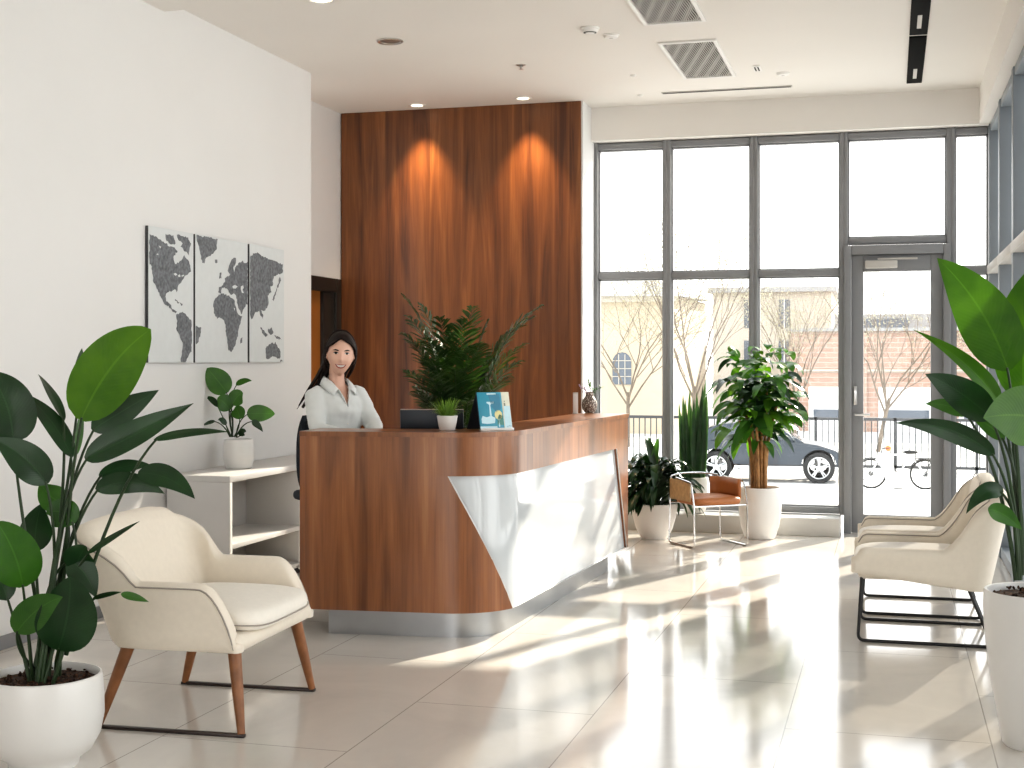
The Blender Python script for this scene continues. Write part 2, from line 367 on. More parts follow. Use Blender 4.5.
# far windows -------------------------------------------------------
def bay(name, label, xa, xb, zs, y=WY, w=.017, dep=.12, lo=.15):
    """one glazed bay: frame + a pane between each pair of heights"""
    root = structure_empty(name, label, 'window')
    fr = MB()
    for X in (xa, xb): fr.box(X-w, X+w, y-.01, y+dep, lo, WH-.002, .004)
    for z in zs: fr.box(xa+w, xb-w, y, y+dep-.01, z-.028, z+.028, .006)
    # slim glazing bead
    for a, b in zip(zs[:-1], zs[1:]):
        for X in (xa+w+.006, xb-w-.006): fr.box(X-.006, X+.006, y+.03, y+.085, a+.03, b-.03)
        for Z in (a+.034, b-.034): fr.box(xa+w, xb-w, y+.03, y+.085, Z-.006, Z+.006)
    fr.build('frame', M['frame'], root)
    for a, b in zip(zs[:-1], zs[1:]):
        MB().add([(xa+w, y+.06, a+.03), (xb-w, y+.06, a+.03), (xb-w, y+.06, b-.03), (xa+w, y+.06, b-.03)], [(0, 1, 2, 3)]).build('pane', M['glass'], root, sharp=0)
    return root
e = .0175
bay('window_1', 'leftmost bay of the street window beside the wood wall', -2.525+e, -1.875-e, [.185, 2.20, WH-.035])
bay('window_2', 'second bay of the street window behind the snake plant', -1.875+e, -1.124-e, [.185, 2.20, WH-.035])
bay('window_3', 'third bay of the street window left of the glass door', -1.124+e, -.375-e, [.185, 2.20, WH-.035])
bay('window_4', 'square fixed window above the glass door', -.375+e, .485-e, [2.46, WH-.035], lo=2.42)
bay('window_5', 'narrow bay between the glass door and the corner', .485+e, .775+e, [.185, 2.20, WH-.035], lo=0)
# glass door
dr = structure_empty('door_1', 'grey framed glass street door', 'door')
fr = MB()
for X in (-.345, .455): fr.box(X-.03, X+.03, WY-.04, WY+.12, 0, 2.42, .006)
fr.box(-.315, .425, WY-.04, WY+.12, 2.34, 2.42, .006)
fr.build('door_frame', M['frame'], dr)
lf = MB()
for X in (-.264, .374): lf.box(X-.049, X+.049, WY+.0, WY+.06, .004, 2.338, .005)
lf.box(-.215, .325, WY, WY+.06, 2.20, 2.338, .005).box(-.215, .325, WY, WY+.06, .004, .16, .005)
leaf_o = lf.build('door_leaf', M['frame'], dr)
MB().add([(-.215, WY+.03, .16), (.325, WY+.03, .16), (.325, WY+.03, 2.2), (-.215, WY+.03, 2.2)], [(0, 1, 2, 3)]).build('pane', M['glass'], leaf_o, sharp=0)
MB().box(-.20, .06, WY-.055, WY-.002, 2.225, 2.29, .008).box(-.1, .22, WY-.045, WY-.03, 2.295, 2.31).build('door_closer', M['sill'], leaf_o)
MB().box(-.295, -.265, WY-.02, WY-.002, 1.08, 1.24, .006).tube([(-.28, WY-.002, 1.19), (-.28, WY-.03, 1.19)], .012, 10).build('lock_plate', M['steel'], leaf_o)
MB().tube([(-.28, WY-.002, 1.0), (-.28, WY-.05, 1.0), (-.16, WY-.05, 1.0)], .011, 10).build('door_handle', M['steel'], leaf_o)
# right wall of windows
ys = [2.0, 3.25, 4.5, 5.75, 7.0, 8.25, 9.45, 10.6, 11.68]
for k in range(len(ys)-1):
    ya, yb = ys[k]+.03, ys[k+1]-.03
    ord_ = ['first', 'second', 'third', 'fourth', 'fifth', 'sixth', 'seventh', 'eighth'][len(ys)-2-k]
    root = structure_empty('window_%d' % (6+k), ord_+' bay of the right window wall counted from the far corner', 'window')
    fr = MB()
    for Y in (ya, yb): fr.box(RX, RX+.14, Y-.03, Y+.03, 0, WH, .006)
    for z in (.05, WH-.03): fr.box(RX+.01, RX+.13, ya+.03, yb-.03, z-.05 if z < 1 else z-.03, z+.03, .005)
    fr.build('frame', M['frameblue'], root)
    MB().box(RX-.012, RX+.13, ya-.028, yb+.028, 2.16, 2.23, .006).build('transom', M['sill'], root)
    for a, b in ((.08, 2.16), (2.23, WH-.06)):
        MB().add([(RX+.08, ya+.03, a), (RX+.08, yb-.03, a), (RX+.08, yb-.03, b), (RX+.08, ya+.03, b)], [(0, 1, 2, 3)]).build('pane', M['glass'], root, sharp=0)
# dark framed door in the recess
d2 = structure_empty('door_2', 'orange brown door in a dark frame in the recess', 'door')
fr = MB()
fr.box(-4.86, -4.735, 10.02, 10.10, 0, 2.18, .004).box(-4.86, -4.735, 11.13, 11.245, 0, 2.18, .004)
fr.box(-4.86, -4.735, 10.10, 11.13, 2.06, 2.18, .004)
fr.build('door_frame', M['doorframe'], d2)
lfo = MB().box(-4.84, -4.79, 10.10, 10.90, 0.01, 2.06, .003).build('door_leaf', M['doorwood'], d2)
MB().box(-4.84, -4.76, 10.90, 11.13, 0.01, 2.06, .003).build('side_panel', M['doorframe'], d2)
MB().tube([(-4.79, 10.2, 1.0), (-4.745, 10.2, 1.0), (-4.745, 10.3, 1.0)], .01, 8).build('door_handle', M['steel'], lfo)
# ------------------------------------------------------------------ armchairs
def tub_shell(path, name, mat, parent, nseg=1):
    """shell swept along path entries (x, y, nx, ny, zb, zt, lean, th): outward normal n, bottom/top height, outward lean at the top"""
    rows = []
    for (x, y, nx, ny, zb, zt, lean, th) in path:
        row = []
        h = zt-zb; n = V((nx, ny, 0)); p = V((x, y, 0))
        def q(off, z):
            f = (z-zb)/max(h, 1e-4)
            return p+n*(off+lean*f)+V((0, 0, z))
        r = min(th/2, h*.4)
        for f in (0.06, .3, .55, .8): row.append(q(th/2, zb+(h-r)*f))
        for a in range(0, 181, 30): row.append(q(th/2*math.cos(math.radians(a)), zt-r+r*math.sin(math.radians(a))))
        for f in (.8, .55, .3, .06): row.append(q(-th/2, zb+(h-r)*f))
        row.append(q(-th*.38, zb)); row.append(q(th*.38, zb))
        rows.append(row)
    mb = MB().grid(rows, None, 0, True)
    nc = len(rows[0])
    # rounded end caps
    for e, i in ((0, 0), (1, len(rows)-1)):
        c = sum((V(p) for p in rows[i]), V())/nc
        d = (V(rows[i][0])-V(rows[i+1 if e == 0 else i-1][0])); d.z = 0; d.normalize()
        nn = V((path[i][2], path[i][3], 0)); caps = [rows[i]]
        for a in (20, 40, 60, 78, 88):
            ca, sa = math.cos(math.radians(a)), math.sin(math.radians(a)); ring = []
            for p in rows[i]:
                p = V(p); k = (p-c).dot(nn); q = p-nn*(k*(1-ca))
                q.z = c.z+(q.z-c.z)*(1-.10*sa*sa); ring.append(q+d*(path[i][7]*.3*sa))
            caps.append(ring)
        if e == 0: caps.reverse()
        mb.grid(caps, None, 0, True)
        mb.add(caps[0 if e == 0 else -1], [tuple(range(nc))])
    return mb.build(name, mat, parent, sharp=55)
def cushion(x0, x1, y0, y1, z0, z1, r=.06, crown=.02, frontdrop=.0, nx=18, ny=18):
    """soft pad: superellipse outline, crowned top"""
    cx, cy, hx, hy = (x0+x1)/2, (y0+y1)/2, (x1-x0)/2, (y1-y0)/2
    mb = MB(); n = 56
    def ring(f, z, exp):
        out = []
        for j in range(n):
            w = 2*PI*j/n; c, s = math.cos(w), math.sin(w)
            e = 2.0/exp
            X = math.copysign(abs(c)**e, c); Y = math.copysign(abs(s)**e, s)
            out.append(V((cx+hx*f*X, cy+hy*f*Y, z-frontdrop*max(0, X)**2*f)))
        return out
    h = z1-z0
    prof = [(.90, z0), (.965, z0+h*.1), (1.0, z0+h*.35), (1.0, z0+h*.6), (.985, z0+h*.8), (.94, z0+h*.95), (.86, z1+crown*.15), (.7, z1+crown*.5), (.45, z1+crown*.85), (.2, z1+crown), (.02, z1+crown)]
    rows = [ring(f, z, 5 if f > .5 else 3) for f, z in prof]
    mb.grid(rows, None, 0, True); mb.add(rows[0], [tuple(range(n-1, -1, -1))]); mb.add(rows[-1], [tuple(range(n))])
    return mb
def tub_path(xf, xb, hw, rad, arm_z, back_z, zbf, zbb, lean_b, th, front_h, rise_x0, rise_x1, slope=.09, fpow=.5, rpow=1.5, thb=.5):
    """right arm front -> back -> left arm front; front of arms tapers down over `slope`"""
    pts = roundpoly([(xf, -hw, 0), (xb, -hw, 0), (xb, hw, 0), (xf, hw, 0)], rad, 8)
    # resample
    out = []
    for i in range(len(pts)-1):
        a, b = pts[i], pts[i+1]; k = max(1, int((b-a).length/.022))
        out += [a.lerp(b, t/k) for t in range(k)]
    out.append(pts[-1]); path = []
    for i, p in enumerate(out):
        t = out[min(i+1, len(out)-1)]-out[max(i-1, 0)]; t.normalize()
        n = V((t.y, -t.x, 0)) ; n = -n if n.dot(V((p.x-(xf+xb)/2*1.0, p.y, 0))) < 0 else n
        f = min(1, max(0, (rise_x0-p.x)/(rise_x0-rise_x1))); s = f**rpow
        zt = arm_z+(back_z-.035-arm_z)*s
        # gentle dip at the corners of the back
        if f >= 1: zt = back_z-.035*(abs(p.y)/hw)**4
        g = min(1, max(0, (xf-p.x)/slope)); zt2 = zbf+front_h+(zt-zbf-front_h)*math.sin(g*PI/2)**fpow if g < 1 else zt
        zb = zbf+(zbb-zbf)*min(1, max(0, (xf-p.x)/(xf-xb)))
        lean = lean_b*s*max(0.1, -n.x) + .010
        t2 = th*(1+thb*s*max(0, -n.x)); q = p-n*((t2-th)/2)
        path.append((q.x, q.y, n.x, n.y, zb, zt2, lean, t2))
    return path
def armchair_wood(loc, rz):
    t = thing('armchair', 'cream tub armchair with tapered wooden legs beside the big potted plant on the left', 'armchair', loc, rz)
    path = tub_path(.272, -.245, .365, .085, .588, .815, .325, .325, .17, .072, .035, -.135, -.243, .15, .75, 1.5)
    sh = tub_shell(path, 'shell', M['cream'], t)
    # piping along the outer upper edge
    pp = []
    for (x, y, nx, ny, zb, zt, lean, th) in path:
        f = (zt-.02-zb)/(zt-zb); pp.append(V((x, y, 0))+V((nx, ny, 0))*(th/2*.93+lean*f)+V((0, 0, zt-.02)))
    MB().tube(pp, .0035, 6).build('piping', M['piping'], sh)
    MB().box(-.25, .292, -.385, .385, .318, .388, .033, seg=5).build('seat_base', M['cream'], t)
    c = cushion(-.22, .335, -.318, .318, .395, .478, crown=.022, frontdrop=.012).build('seat_cushion', M['creamw'], t)
    pr = []
    for j in range(57):
        w = 2*PI*j/56; cc, s = math.cos(w), math.sin(w); e = .4
        pr.append((.0575+.28*math.copysign(abs(cc)**e, cc), .320*math.copysign(abs(s)**e, s), .418-.012*max(0, cc)**2))
    MB().tube(pr, .003, 6).build('piping', M['piping'], c)
    for sx, sy in ((1, -1), (1, 1), (-1, -1), (-1, 1)):
        top = V((.235 if sx > 0 else -.215, .315*sy, .325)); bot = V((.29 if sx > 0 else -.315, .372*sy, .012))
        MB().tube([top, top.lerp(bot, .5), bot], [.027, .0225, .015], 14).build('leg', M['legwood'], t)
    for sy in (-1, 1):
        MB().box(-.33, .305, .372*sy-.012, .372*sy+.012, 0, .013, .003).build('floor_bar', M['darkbar'], t)
    return t
armchair_wood((-2.715, 5.085, 0), 0.05)
def armchair_sled(loc, rz, label):
    t = thing('armchair', label, 'armchair', loc, rz, 'cream armchairs by the right windows')
    path = tub_path(.335, -.285, .325, .075, .495, .795, .362, .285, .10, .075, .085, -.09, -.283, .05, .5, 1.45)
    sh = tub_shell(path, 'shell', M['cream'], t)
    pp = []
    for (x, y, nx, ny, zb, zt, lean, th) in path:
        f = (zt-.012-zb)/(zt-zb); pp.append(V((x, y, 0))+V((nx, ny, 0))*(-th/2*.85+lean*f)+V((0, 0, zt-.012)))
    MB().tube(pp, .0032, 6).build('piping', M['piping'], sh)
    MB().box(-.27, .325, -.315, .315, .325, .39, .025, seg=3).build('seat_base', M['cream'], t)
    cushion(-.25, .35, -.286, .286, .385, .45, crown=.018, frontdrop=.01).build('seat_cushion', M['creamw'], t)
    for sy in (-1, 1):
        y = .30*sy
        loop = roundpoly([(.305, y, .345), (.325, y, .0085), (-.335, y, .0085), (-.215, y, .30)], .035, 5)
        fr = MB().tube(loop, .0085, 10).build('sled_leg', M['black'], t)
    for bx_, bz_ in ((.29, .335), (-.21, .30)): MB().tube([(bx_, -.30, bz_), (bx_, .30, bz_)], .008, 8).build('cross_bar', M['black'], t)
    return t
a0 = armchair_sled((.165, 7.50, 0), PI, 'nearer of two cream sled base armchairs by the right windows')
a1 = copy_tree(a0); a1.location = (.165, 8.29, 0); a1['label'] = 'farther of two cream sled base armchairs, next to the glass street door'

# small chrome chair ------------------------------------------------
def chrome_chair(loc, rz):
    t = thing('tube_chair', 'small chrome sled chair with tan leather seat in front of the windows', 'chair', loc, rz)
    hx, hy, zr, zs = .235, .205, .525, .335    # local: +x right, +y front
    for s in (-1, 1):
        x = hx*s
        loop = roundpoly([(x*.93, -hy*.6, zr), (x, hy*.75, zr-.02), (x, hy*.98, zs-.0), (x, hy*1.02, .007), (x, -hy*1.02, .007), (x*.96, -hy*1.0, zs), (x*.9, -hy*1.05, zr+.005)], .03, 4)
        MB().tube(loop, .007, 8).build('side_frame', M['chrome'], t)
    MB().tube(spline([(-hx*.9, -hy*1.05, zr+.005), (-hx*.5, -hy*1.22, zr+.018), (0, -hy*1.28, zr+.022), (hx*.5, -hy*1.22, zr+.018), (hx*.9, -hy*1.05, zr+.005)], 6), .007, 8).build('back_rail', M['chrome'], t)
    MB().tube([(-hx, hy*.95, zs-.012), (hx, hy*.95, zs-.012)], .007, 8).tube([(-hx*.96, -hy*.95, zs-.012), (hx*.96, -hy*.95, zs-.012)], .007, 8).build('seat_rail', M['chrome'], t)
    cushion(-.215, .215, -.19, .205, zs-.008, zs+.05, crown=.015).build('seat', M['leather'], t)
    # curved back pad on the right rear, wrapping into the right arm
    rows = []
    ctr = spline([(-.15, -hy*1.12, 0), (-.20, -hy*.92, 0), (-.222, -hy*.6, 0), (-.226, -hy*.1, 0), (-.226, hy*.62, 0)], 5)
    for p in ctr: rows.append([p+V((0, 0, z)) for z in (zs+.03, zs+.08, zs+.13, zr-.006)])
    MB().grid(rows).build('back_pad', M['leather'], t, sharp=0, solid=.022)
    rows = [[V((hx*.955, y, z)) for z in (zs+.02, zs+.07, zs+.12, zr-.012-(.02 if y > .1 else 0))] for y in [-.2+.33*i/8 for i in range(9)]]
    MB().grid(rows).build('arm_panel', M['tanmesh'], t, sharp=0, solid=.008)
    return t
chrome_chair((-1.388, 10.70, 0), math.atan2(-.8, .6)-PI/2)

# ------------------------------------------------------------------ credenza and map canvases
t = thing('credenza', 'low white open shelf credenza against the left wall under the map', 'credenza', (-4.29, 7.43, 0))
W_, L_, H_ = .43, 2.1, .75
MB().box(0, W_, 0, L_, H_-.04, H_, .004).build('top', M['cab'], t)
MB().box(0, W_, 0, .035, 0, H_-.04, .003).build('side_panel', M['cab'], t)
MB().box(0, W_, L_-.035, L_, 0, H_-.04, .003).build('side_panel', M['cab'], t)
MB().box(0, W_-.02, 1.04, 1.075, 0.05, H_-.04, .003).build('divider', M['cab'], t)
MB().box(.0, .015, .035, L_-.035, .05, H_-.04).build('back_panel', M['cab'], t)
for z in (.05, .30): MB().box(.015, W_-.004, .035, L_-.035, z, z+.03, .003).build('shelf', M['cab'], t)
MB().box(.03, W_-.04, .035, L_-.035, 0, .05).build('plinth', M['ventdark'], t)
def zpix(zx, zy, X=-4.274): return pix_planeX(130+zx/4.517, 210+zy/4.517, X)
def canvas(label, ya, yb, polys, lakes=()):
    z0, z1 = 1.44, 2.262
    t = thing('map_picture', label, 'wall art', (LX, ya, z0), 0, 'three canvases of a grey world map')
    MB().box(.002, .022, 0, yb-ya, 0, z1-z0, .002).build('stretcher', M['canvasedge'], t)
    MB().box(.022, .025, .0, yb-ya, 0, z1-z0).build('canvas', M['canvas'], t)
    mb = MB()
    for poly in polys:
        pts = []
        P = [zpix(*p) for p in poly]
        # roughen the coast
        n = len(P)
        for i in range(n):
            a, b = P[i], P[(i+1) % n]; k = max(1, int((b-a).length/.013)); d = V((0, -(b-a).z, (b-a).y))
            for j in range(k):
                q = a.lerp(b, j/k)
                if j: q = q+d.normalized()*R.uniform(-.007, .007) if d.length > 0 else q
                pts.append(q)
        bm = bmesh.new()
        vs = [bm.verts.new((0.0262, min(max(q.y-ya, .003), yb-ya-.003), min(max(q.z-z0, .003), z1-z0-.003))) for q in pts]
        for i in range(len(vs)):
            try: bm.edges.new((vs[i], vs[(i+1) % len(vs)]))
            except ValueError: pass
        bmesh.ops.triangle_fill(bm, edges=bm.edges[:], use_beauty=True)
        mb.bm(bm)
    mb.build('map_print', M['print'], t, smooth=False)
    for poly in lakes:
        MB().add([V((.0268, (lambda q: q.y-ya)(zpix(*p)), zpix(*p).z-z0)) for p in poly], [tuple(range(len(poly)))]).build('map_lake', M['canvas'], t, smooth=False)
NAm = [(88,108),(115,118),(140,135),(165,150),(190,165),(215,185),(196,212),(205,245),(232,228),(245,203),(262,225),(272,250),(275,278),(252,295),(238,315),(222,335),(215,350),(210,372),(203,358),(190,366),(170,372),(160,390),(163,412),(180,424),(192,448),(212,460),(205,466),(182,445),(150,415),(138,392),(120,355),(106,328),(100,285),(98,255),(88,245)]
ISL = [(160,108),(195,113),(206,150),(185,156),(165,140)]
ISL2 = [(212,112),(240,118),(262,122),(276,152),(266,205),(250,188),(228,165),(238,150),(222,140)]
CUB = [(203,402),(238,424),(236,432),(203,410)]
SA1 = [(208,472),(225,463),(243,466),(262,482),(278,502),(278,640),(262,665),(250,688),(230,688),(234,640),(238,600),(224,565),(208,535),(214,500)]
SA2 = [(296,524),(322,532),(318,560),(306,600),(296,606)]
GRN = [(300,114),(340,120),(396,132),(390,180),(366,203),(345,215),(336,242),(326,240),(318,200),(312,165),(302,140)]
ICE = [(383,224),(394,224),(395,238),(384,238)]
EUR = [(398,372),(401,350),(416,342),(430,322),(428,308),(446,300),(452,292),(441,274),(450,245),(460,222),(478,216),(476,245),(472,262),(486,250),(494,236),(510,228),(518,240),(531,232),(531,432),(518,440),(503,472),(494,450),(486,425),(480,398),(478,384),(464,379),(454,382),(446,372),(440,358),(426,348),(414,356),(412,374)]
UKP = [(405,284),(414,284),(413,310),(403,312)]
AFR = [(402,381),(424,378),(442,386),(460,398),(470,405),(478,436),(486,466),(507,480),(500,505),(490,540),(488,570),(478,602),(466,630),(454,641),(445,634),(440,590),(434,555),(432,520),(424,498),(408,488),(394,492),(378,465),(376,425),(386,398)]
MAD = [(500,580),(509,574),(506,600),(498,605)]
ASI = [(542,214),(560,196),(576,190),(592,205),(612,212),(640,225),(668,238),(690,247),(690,282),(668,292),(650,298),(644,322),(646,340),(634,345),(640,372),(622,386),(626,420),(618,445),(604,456),(592,452),(602,478),(600,494),(590,478),(582,455),(566,462),(556,485),(549,494),(542,470)]
JAP = [(676,302),(682,320),(664,358),(648,412),(641,406),(655,372),(668,335)]
IN1 = [(586,520),(598,540),(622,562),(612,574),(596,556)]
IN2 = [(622,542),(640,530),(648,552),(634,564)]
IN3 = [(650,566),(672,572),(684,586),(662,582)]
AUS = [(612,626),(626,610),(642,598),(652,606),(656,594),(664,610),(680,640),(680,664),(666,672),(648,662),(628,672),(614,670)]
NZL = [(684,676),(690,682),(680,690),(674,688)]
canvas('left map canvas showing the Americas above the plant leaves', zpix(85, 0).y, zpix(287, 0).y, [NAm, ISL, ISL2, CUB, SA1], [[(196,288),(206,284),(214,292),(204,297)],[(216,296),(224,290),(228,300),(220,304)],[(232,296),(243,292),(244,297),(234,302)],[(168,150),(182,158),(180,166),(170,162)],[(130,160),(140,166),(136,174)],[(118,200),(126,196),(128,204)]])
canvas('middle and widest map canvas showing Greenland, Europe and Africa', zpix(296, 0).y, zpix(532, 0).y, [SA2, GRN, ICE, EUR, UKP, AFR, MAD], [[(462,344),(474,338),(486,346),(476,355),(464,354)],[(500,345),(511,340),(513,352),(508,360),(514,376),(505,374),(500,358)],[(468,442),(474,444),(472,456)],[(466,262),(470,250),(474,264),(470,280)],[(520,440),(524,425),(531,428),(531,436)]])
canvas('right map canvas showing Asia and Australia, nearest the reception desk', zpix(541, 0).y, zpix(696, 0).y, [ASI, JAP, IN1, IN2, IN3, AUS, NZL])

# ------------------------------------------------------------------ reception desk
A_, E_ = V((-3.0, 6.56, 0)), V((-1.775, 9.37, 0))
d1 = V((.995, .1, 0)).normalized(); d2_ = V((.0531, .9986, 0)).normalized()
K_ = V((-1.9186, 6.6685, 0)); RAD = .36
th = math.acos(d1.dot(d2_)); TL = RAD*math.tan(th/2)
L1 = (K_-A_).length-TL; LA = RAD*th; L2 = (E_-K_).length-TL; LT = L1+LA+L2
def dpt(s, off=0):
    """point on the desk outline at arc length s, moved outward by off"""
    if s <= L1: p, d = A_+d1*s, d1
    elif s <= L1+LA:
        w = (s-L1)/RAD; d = V((d1.x*math.cos(w)-d1.y*math.sin(w), d1.x*math.sin(w)+d1.y*math.cos(w), 0))
        c = A_+d1*L1+V((-d1.y, d1.x, 0))*RAD; p = c+V((d.y, -d.x, 0))*RAD
    else: p, d = K_+d2_*(TL+s-L1-LA), d2_
    return p+V((d.y, -d.x, 0))*off
ZB, ZW, ZT = .142, .853, 1.08
lerp = lambda a, b, t: a+(b-a)*t
fz = lambda z: (z-ZB)/(ZW-ZB)
sdiag = lambda z: lerp(1.19, .80, fz(z))
srt = lambda z: lerp(LT-.03, LT-.316, fz(z))
desk = thing('reception_desk', 'curved walnut reception desk with a slanted glossy white front panel', 'reception desk')
def skin_strip(name, mat, s0, s1, z0, z1, off, ns=60, nz=8, thick=.03, parent=desk):
    rows, uvs = [], []
    for i in range(nz+1):
        z = lerp(z0, z1, i/nz); a, b = s0(z), s1(z)
        ss = [lerp(a, b, j/ns) for j in range(ns+1)]
        rows.append([dpt(s, off)+V((0, 0, z)) for s in ss]); uvs.append([(s, z) for s in ss])
    o = MB().grid(rows, uvs).build(name, mat, parent, sharp=0)
    md = o.modifiers.new('thickness', 'SOLIDIFY'); md.thickness = thick; md.offset = 0
    es = o.modifiers.new('crisp edges', 'EDGE_SPLIT'); es.split_angle = math.radians(40)
    return o
skin_strip('front_panel', M['deskwood'], lambda z: 0, sdiag, ZB, ZW, -.016)
skin_strip('white_panel', M['lacq'], sdiag, srt, ZB, ZW, -.030, ns=110, thick=.02)
skin_strip('end_panel', M['deskwood'], srt, lambda z: LT, ZB, ZW, -.016, ns=10)
skin_strip('upper_band', M['deskwood'], lambda z: 0, lambda z: LT, ZW, ZT-.022, -.016, ns=140, nz=3, thick=.03)
for sf in (sdiag, srt): MB().tube([dpt(sf(lerp(ZB, ZW, i/12)), -.004)+V((0, 0, lerp(ZB, ZW, i/12))) for i in range(13)], .004, 6).build('edge_trim', M['steel'], desk)
# counter
mbc = MB(); n = 140
ss = [LT*i/n for i in range(n+1)]
for z, offs in ((ZT, (.006, -.05, -.12, -.20, -.28, -.345)), (ZT-.026, (.006, -.345))):
    rows = [[dpt(s, o_)+V((0, 0, z)) for s in ss] for o_ in offs]; mbc.grid(rows, [[(o_*1.0+3, s) for s in ss] for o_ in offs])
for o_ in (.006, -.345): mbc.grid([[dpt(s, o_)+V((0, 0, z)) for s in ss] for z in (ZT-.026, ZT)], [[(s, z) for s in ss] for z in (0, .026)])
for s in (0, LT): mbc.add([dpt(s, .006)+V((0, 0, ZT)), dpt(s, -.345)+V((0, 0, ZT)), dpt(s, -.345)+V((0, 0, ZT-.026)), dpt(s, .006)+V((0, 0, ZT-.026))], [(0, 1, 2, 3)])
mbc.build('counter_top', M['deskwood'], desk)
# toe kick
rows = [[dpt(s, -.11)+V((0, 0, z)) for s in [lerp(.13, LT-.22, i/90) for i in range(91)]] for z in (0.0, .012, .145)]
o = MB().grid(rows).build('steel_plinth', M['plinth'], desk, sharp=0); md = o.modifiers.new('thickness', 'SOLIDIFY'); md.thickness = .02; md.offset = 1; o.modifiers.new('crisp edges', 'EDGE_SPLIT').split_angle = math.radians(40)
# underside, left end and worktop
n1 = V((d1.y, -d1.x, 0)); n2 = V((d2_.y, -d2_.x, 0))
def inner(o1, o2):   # corner of the two lines moved in by o1 / o2
    p, q = A_-n1*o1, K_-n2*o2
    k = ((q.x-p.x)*d2_.y-(q.y-p.y)*d2_.x)/(d1.x*d2_.y-d1.y*d2_.x); return p+d1*k
rows = [[dpt(s, o_)+V((0, 0, ZB)) for s in ss] for o_ in (-.01, -.20)]
MB().grid(rows).build('underside', M['cab'], desk, sharp=0)
lp = [A_+d1*.0, A_-n1*.36, A_-n1*.36+d1*.03, A_+d1*.03]
MB().prism([(p.x, p.y) for p in lp], ZB, ZT-.027).build('left_end_panel', M['deskwood'], desk)
wt = [A_-n1*.06+d1*.032, inner(.06, .06)-d1*.16-V((0, 0, 0)), inner(.20, .06)+d2_*.16, E_-n2*.06-d2_*.02, E_-n2*.72-d2_*.02, inner(.74, .72), A_-n1*.48+d1*.032]
MB().prism([(p.x, p.y) for p in wt], .92, .95, uvf=lambda p: (p[1], p[0])).build('worktop', M['deskwood'], desk)
rp = [E_-d2_*.03, E_, E_-n2*.72, E_-n2*.72-d2_*.03]
MB().prism([(p.x-.02, p.y) for p in rp], ZB, .93).build('right_end_panel', M['deskwood'], desk)
# ------------------------------------------------------------------ potted plants
def pot(t, prof, soil_z, soil_r, mat, n=48):
    o = MB().lathe(prof, n=n).build('pot', mat, t, sharp=50)
    mb = MB(); rows = []
    for i in range(8):
        r = soil_r*(1-i/7.0); 
        rows.append([V((r*math.cos(2*PI*j/36), r*math.sin(2*PI*j/36), soil_z+.012*(i/7)+R.uniform(-.004, .006)*(i > 0))) for j in range(36)])
    mb.grid(rows, None, 0, True)
    for k in range(70):
        a, r = R.uniform(0, 2*PI), soil_r*.93*math.sqrt(R.random()); s = R.uniform(.25, 1)*.012*(soil_r/.17)
        c = V((r*math.cos(a), r*math.sin(a), soil_z+.012)); bm = bmesh.new(); bmesh.ops.create_icosphere(bm, subdivisions=1, radius=s)
        bm.transform(Matrix.Translation(c) @ Matrix.Rotation(R.uniform(0, 6), 4, V((R.random(), R.random(), R.random()+.1)).normalized()) @ Matrix.Diagonal((1, .7, .45, 1))); mb.bm(bm)
    mb.build('soil', M['soil'], t)
def big_leaves(t, loc, spec, D, root_z, rootr, stem_r=.0065):
    """spec rows: base px, tip px, half width, depth offset of tip, material, face mix, bend px"""
    loc = V(loc)
    for k, row in enumerate(spec):
        (bx, by), (tx, ty), hw, dz, mk = row[:5]
        opt = row[5] if len(row) > 5 else {}
        db = D+opt.get('db', dz*.35)
        B, T = pix(bx, by, db)-loc, pix(tx, ty, D+dz)-loc
        bend = V(opt.get('bend', (0, 0, .03)))
        roll = opt.get('roll', 0)
        face = TOCAM((B+T)/2+loc); ax = (T-B).normalized(); face = Matrix.Rotation(roll, 3, ax) @ face
        mb = MB().leaf(B, T, hw, bend, face, fold=opt.get('fold', .16), seg=20, cr=4, a=opt.get('a', .55), b=opt.get('b', 1.0), curl=opt.get('curl', .05), wave=.04)
        lf = leafbuild(mb, 'leaf', M[mk], t)
        an = R.uniform(0, 2*PI); rr = rootr*R.uniform(.2, 1)
        root = opt.get('root'); root = V((rr*math.cos(an), rr*math.sin(an), root_z)) if root is None else pix(root[0], root[1], D)-loc
        if opt.get('stem', True):
            ctrl = root.lerp(B, .55)+V((0, 0, .06))
            c2 = (B+T)/2+bend
            tan = (c2-B).normalized()
            ctrl = B-tan*min(.16, .45*(B-root).length)
            ctrl = ctrl.lerp(root.lerp(B, .5), .35)
            MB().tube(bez(root, ctrl, B+tan*.01, 12), [stem_r*(1.25-.6*i/12) for i in range(13)], 7).build('stalk', M['stem'], lf)
LD = 4.85
lp_loc = V((-2.925, 4.215, 0))
t = thing('bird_of_paradise_plant', 'leafy plant in a round white pot at the left edge beside the wooden legged armchair', 'potted plant', lp_loc)
pot(t, [(.118, 0), (.122, .012), (.125, .028), (.165, .055), (.196, .11), (.209, .18), (.208, .25), (.203, .31), (.200, .325), (.193, .328), (.188, .318), (.187, .28)], .298, .187, M['pot'])
